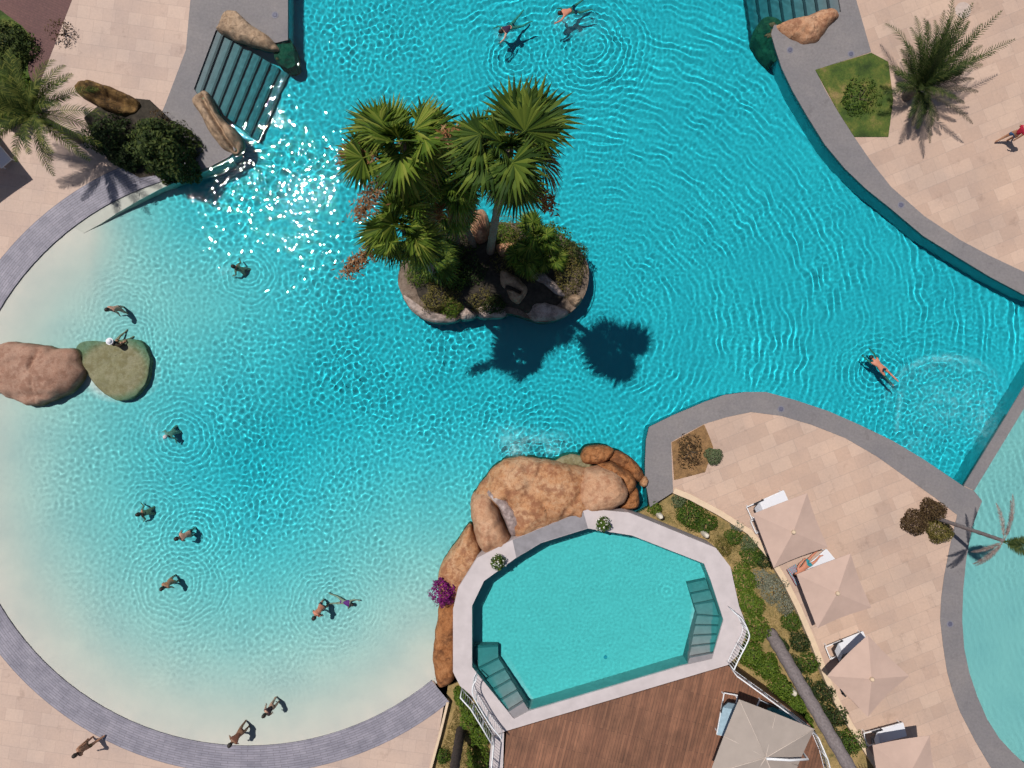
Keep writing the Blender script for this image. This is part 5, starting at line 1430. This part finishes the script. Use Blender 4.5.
STAND = dict(ua_l=(-.3, .1, -1), ua_r=(.3, .1, -1), fa_l=(-.1, .3, -1), fa_r=(.1, .3, -1))
WADE = dict(bend=14, ua_l=(-.28, .1, -1), ua_r=(.28, .15, -1), fa_l=(-.05, .45, -.9), fa_r=(.05, .5, -.9), th_l=(-.12, .2, -1), th_r=(.1, -.15, -1))
BENT = dict(bend=42, head=20, ua_l=(-.3, .5, -.9), ua_r=(.3, .5, -.9), fa_l=(-.1, .5, -.8), fa_r=(.1, .5, -.8), th_l=(-.1, .15, -1), th_r=(.1, -.1, -1))
WALK = dict(bend=6, ua_l=(-.2, .45, -1), ua_r=(.2, -.5, -1), fa_l=(-.05, .8, -.7), fa_r=(.1, -.2, -1), th_l=(-.03, -.45, -1), sh_l=(0, -.65, -.8), th_r=(.03, .5, -1), sh_r=(0, -.05, -1))
FROG = dict(pitch=80, head=40, ua_l=(-.6, .1, .8), fa_l=(-.2, .2, 1), ua_r=(.8, .5, .2), fa_r=(.3, .7, .5), th_l=(-.3, .15, -.9), sh_l=(-.12, -.3, -.9), th_r=(.35, .25, -.9), sh_r=(.2, -.4, -.9), ft_l=(-.4, -.2, -1), ft_r=(.4, -.2, -1))
FROG2 = dict(FROG, ua_l=(-.5, .1, .9), fa_l=(-.1, .1, 1), ua_r=(.6, .7, -.2), fa_r=(.4, .8, .2))
TREAD = dict(pitch=28, head=20, ua_l=(-.6, .3, -.8), fa_l=(-.3, .8, -.3), ua_r=(.6, .3, -.8), fa_r=(.4, .8, -.3), th_l=(-.2, .4, -1), th_r=(.2, .1, -1), sh_l=(0, -.5, -1), sh_r=(0, -.4, -1))
SIT = dict(bend=8, th_l=(-.2, 1, -.12), sh_l=(-.1, .7, -.75), th_r=(.2, 1, -.05), sh_r=(.1, .6, -.85), ua_l=(-.4, -.3, -1), fa_l=(-.1, .1, -1), ua_r=(.35, .3, -1), fa_r=(0, .8, -.5))
LIE = dict(pitch=-78, head=15, ua_l=(-.4, 0, -1), fa_l=(-.1, .2, -1), ua_r=(.4, 0, -1), fa_r=(.1, .2, -1), th_l=(-.1, .03, -1), th_r=(.1, .2, -1), sh_l=(0, 0, -1), sh_r=(0, -.2, -1), ft_l=(-.2, .9, -.5), ft_r=(.2, .9, -.5))
DIVE = dict(pitch=88, bend=5, head=5, ua_l=(-.25, .2, 1), fa_l=(-.05, .15, 1), ua_r=(.25, .2, 1), fa_r=(.05, .15, 1), th_l=(-.1, .1, -1), sh_l=(-.03, -.1, -1), th_r=(.08, .05, -1), sh_r=(.03, -.15, -1), ft_l=(0, -.2, -1), ft_r=(0, -.2, -1))

LEG = .835
def feet(px, py): return floor_z(px, py) + LEG
TAN = (.36, .18, .105); PALE = (.48, .27, .19); DARKS = (.23, .115, .068); RED = (.50, .20, .125)
person(512, 25, -.14, (-18, 12), 'swimmer with dark hair and a dark plum swimsuit doing breaststroke at the top edge', FROG, PALE, bottom=((.03, .012, .04), .05), top=((.03, .012, .04), 'suit'), long_hair=True)
person(572, 9, -.14, (-22, 9), 'sunburnt swimmer in navy shorts cut by the top edge', FROG2, RED, bottom=((.012, .016, .04), .25))
person(240, 269, -.48, (-8, -3), 'swimmer with reddish shoulders alone among the sun glitter', TREAD, RED, bottom=((.03, .02, .03), .2))
person(122, 309, feet(122, 309) - .05, (-4, 6), 'bather with pink shoulders standing above the olive boulder', WADE, PALE, bottom=((.02, .02, .02), .2), scale=.98)
person(116, 344, -.04, (9, -10), 'bather in a white hat and dark swimsuit sitting on the olive boulder', SIT, TAN, hat=(.7, .68, .72), bottom=((.015, .012, .02), .06), top=((.015, .012, .02), 'suit'), scale=.95)
person(170, 432, -.52, (-6, 8), 'swimmer in a pale cap below the olive boulder', TREAD, PALE, hair=(.55, .5, .5), bottom=((.02, .03, .05), .2))
person(146, 513, -.46, (-8, 1), 'dark haired swimmer nearest the beach, left of the wading man', TREAD, TAN, bottom=((.03, .02, .03), .06), top=((.05, .03, .05), 'bikini'), long_hair=True)
person(189, 534, feet(189, 534) - .02, (-10, 3), 'man in dark shorts wading towards the beach', dict(WADE, bend=25), PALE, bottom=((.015, .015, .02), .25))
person(173, 580, feet(173, 580) - .02, (-4, 8), 'tanned woman in an orange bikini wading by the beach', WADE, TAN, bottom=((.45, .17, .03), .05), top=((.45, .17, .03), 'bikini'), long_hair=True, scale=.95)
person(324, 604, feet(324, 604) + .1, (-5, 9), 'sunburnt man with dark hair facing the beach beside the woman in magenta', dict(WADE, bend=30), RED, bottom=((.012, .012, .02), .25))
person(341, 603, -.28, (9, 2), 'woman in a magenta swimsuit floating beside the sunburnt man', FROG2, PALE, bottom=((.24, .02, .17), .06), top=((.24, .02, .17), 'suit'), long_hair=True, scale=.8)
person(277, 700, feet(277, 700), (-8, 6), 'woman in a dark swimsuit wading in the shallows near the beach coping', dict(STAND, bend=15), PALE, bottom=((.03, .012, .02), .05), top=((.03, .012, .02), 'suit'), long_hair=True, scale=.93)
person(247, 724, feet(247, 724), (-8, 9), 'deeply tanned bather bending forward at the edge of the beach', BENT, DARKS, bottom=((.10, .035, .02), .2), top=((.13, .05, .03), 'suit'))
person(97, 737, LEG - .02, (-9, 5), 'tanned man in brown shorts striding along the paving at the lower left', WALK, TAN, bottom=((.12, .075, .03), .25))
person(882, 368, -.045, (-12, -13), 'diver gliding under water in dark shorts', DIVE, RED, bottom=((.012, .015, .03), .22))
person(1003, 140, LEG - .02, (9, -5), 'walker in a red shirt and blue shorts cut by the right edge', WALK, TAN, top=((.42, .012, .04), 'shirt'), bottom=((.03, .07, .16), .25))
person(801, 562, .55, (13, -10), 'sunbather in teal shorts lying between two parasols', dict(LIE), RED, bottom=((.02, .22, .26), .25))

# ------------------------------------------------------------------ light, sky, camera
EL, AZ = 64.8, 138.0                      # the sun stands high, up and to the left in plan
d = Vector((math.cos(R(EL)) * math.cos(R(AZ)), math.cos(R(EL)) * math.sin(R(AZ)), math.sin(R(EL))))
L = bpy.data.lights.new('sun', 'SUN'); L.energy = 4.0; L.angle = R(.5); L.color = (1.0, .955, .89); L.cycles.is_caustics_light = True
so = bpy.data.objects.new('sun', L); col.objects.link(so); so.rotation_euler = d.to_track_quat('Z', 'Y').to_euler(); so.location = d * 50

w = bpy.data.worlds.new("World"); sc.world = w; w.use_nodes = True
nt = w.node_tree; bg = nt.nodes['Background']; sky = nt.nodes.new('ShaderNodeTexSky'); sky.sky_type = 'NISHITA'; sky.sun_disc = False
sky.sun_elevation = R(EL); sky.sun_rotation = R(90 - AZ)
nt.links.new(sky.outputs[0], bg.inputs[0]); bg.inputs[1].default_value = .06

cam = bpy.data.cameras.new('camera'); co_ = bpy.data.objects.new('camera', cam); col.objects.link(co_)
co_.location = (0, 0, H); cam.sensor_width = 36; cam.lens = 36 * F / 1024; cam.clip_end = 6000; sc.camera = co_
sc.view_settings.view_transform = 'Standard'; sc.view_settings.look = 'None'; sc.view_settings.gamma = 1; sc.view_settings.exposure = 0
sc.render.engine = 'CYCLES'
cy = sc.cycles; cy.use_denoising = True; cy.use_light_tree = False; cy.max_bounces = 8; cy.diffuse_bounces = 3; cy.glossy_bounces = 3; cy.transmission_bounces = 6; cy.transparent_max_bounces = 8
cy.caustics_reflective = False; cy.caustics_refractive = True; cy.sample_clamp_indirect = 6; cy.blur_glossy = 0
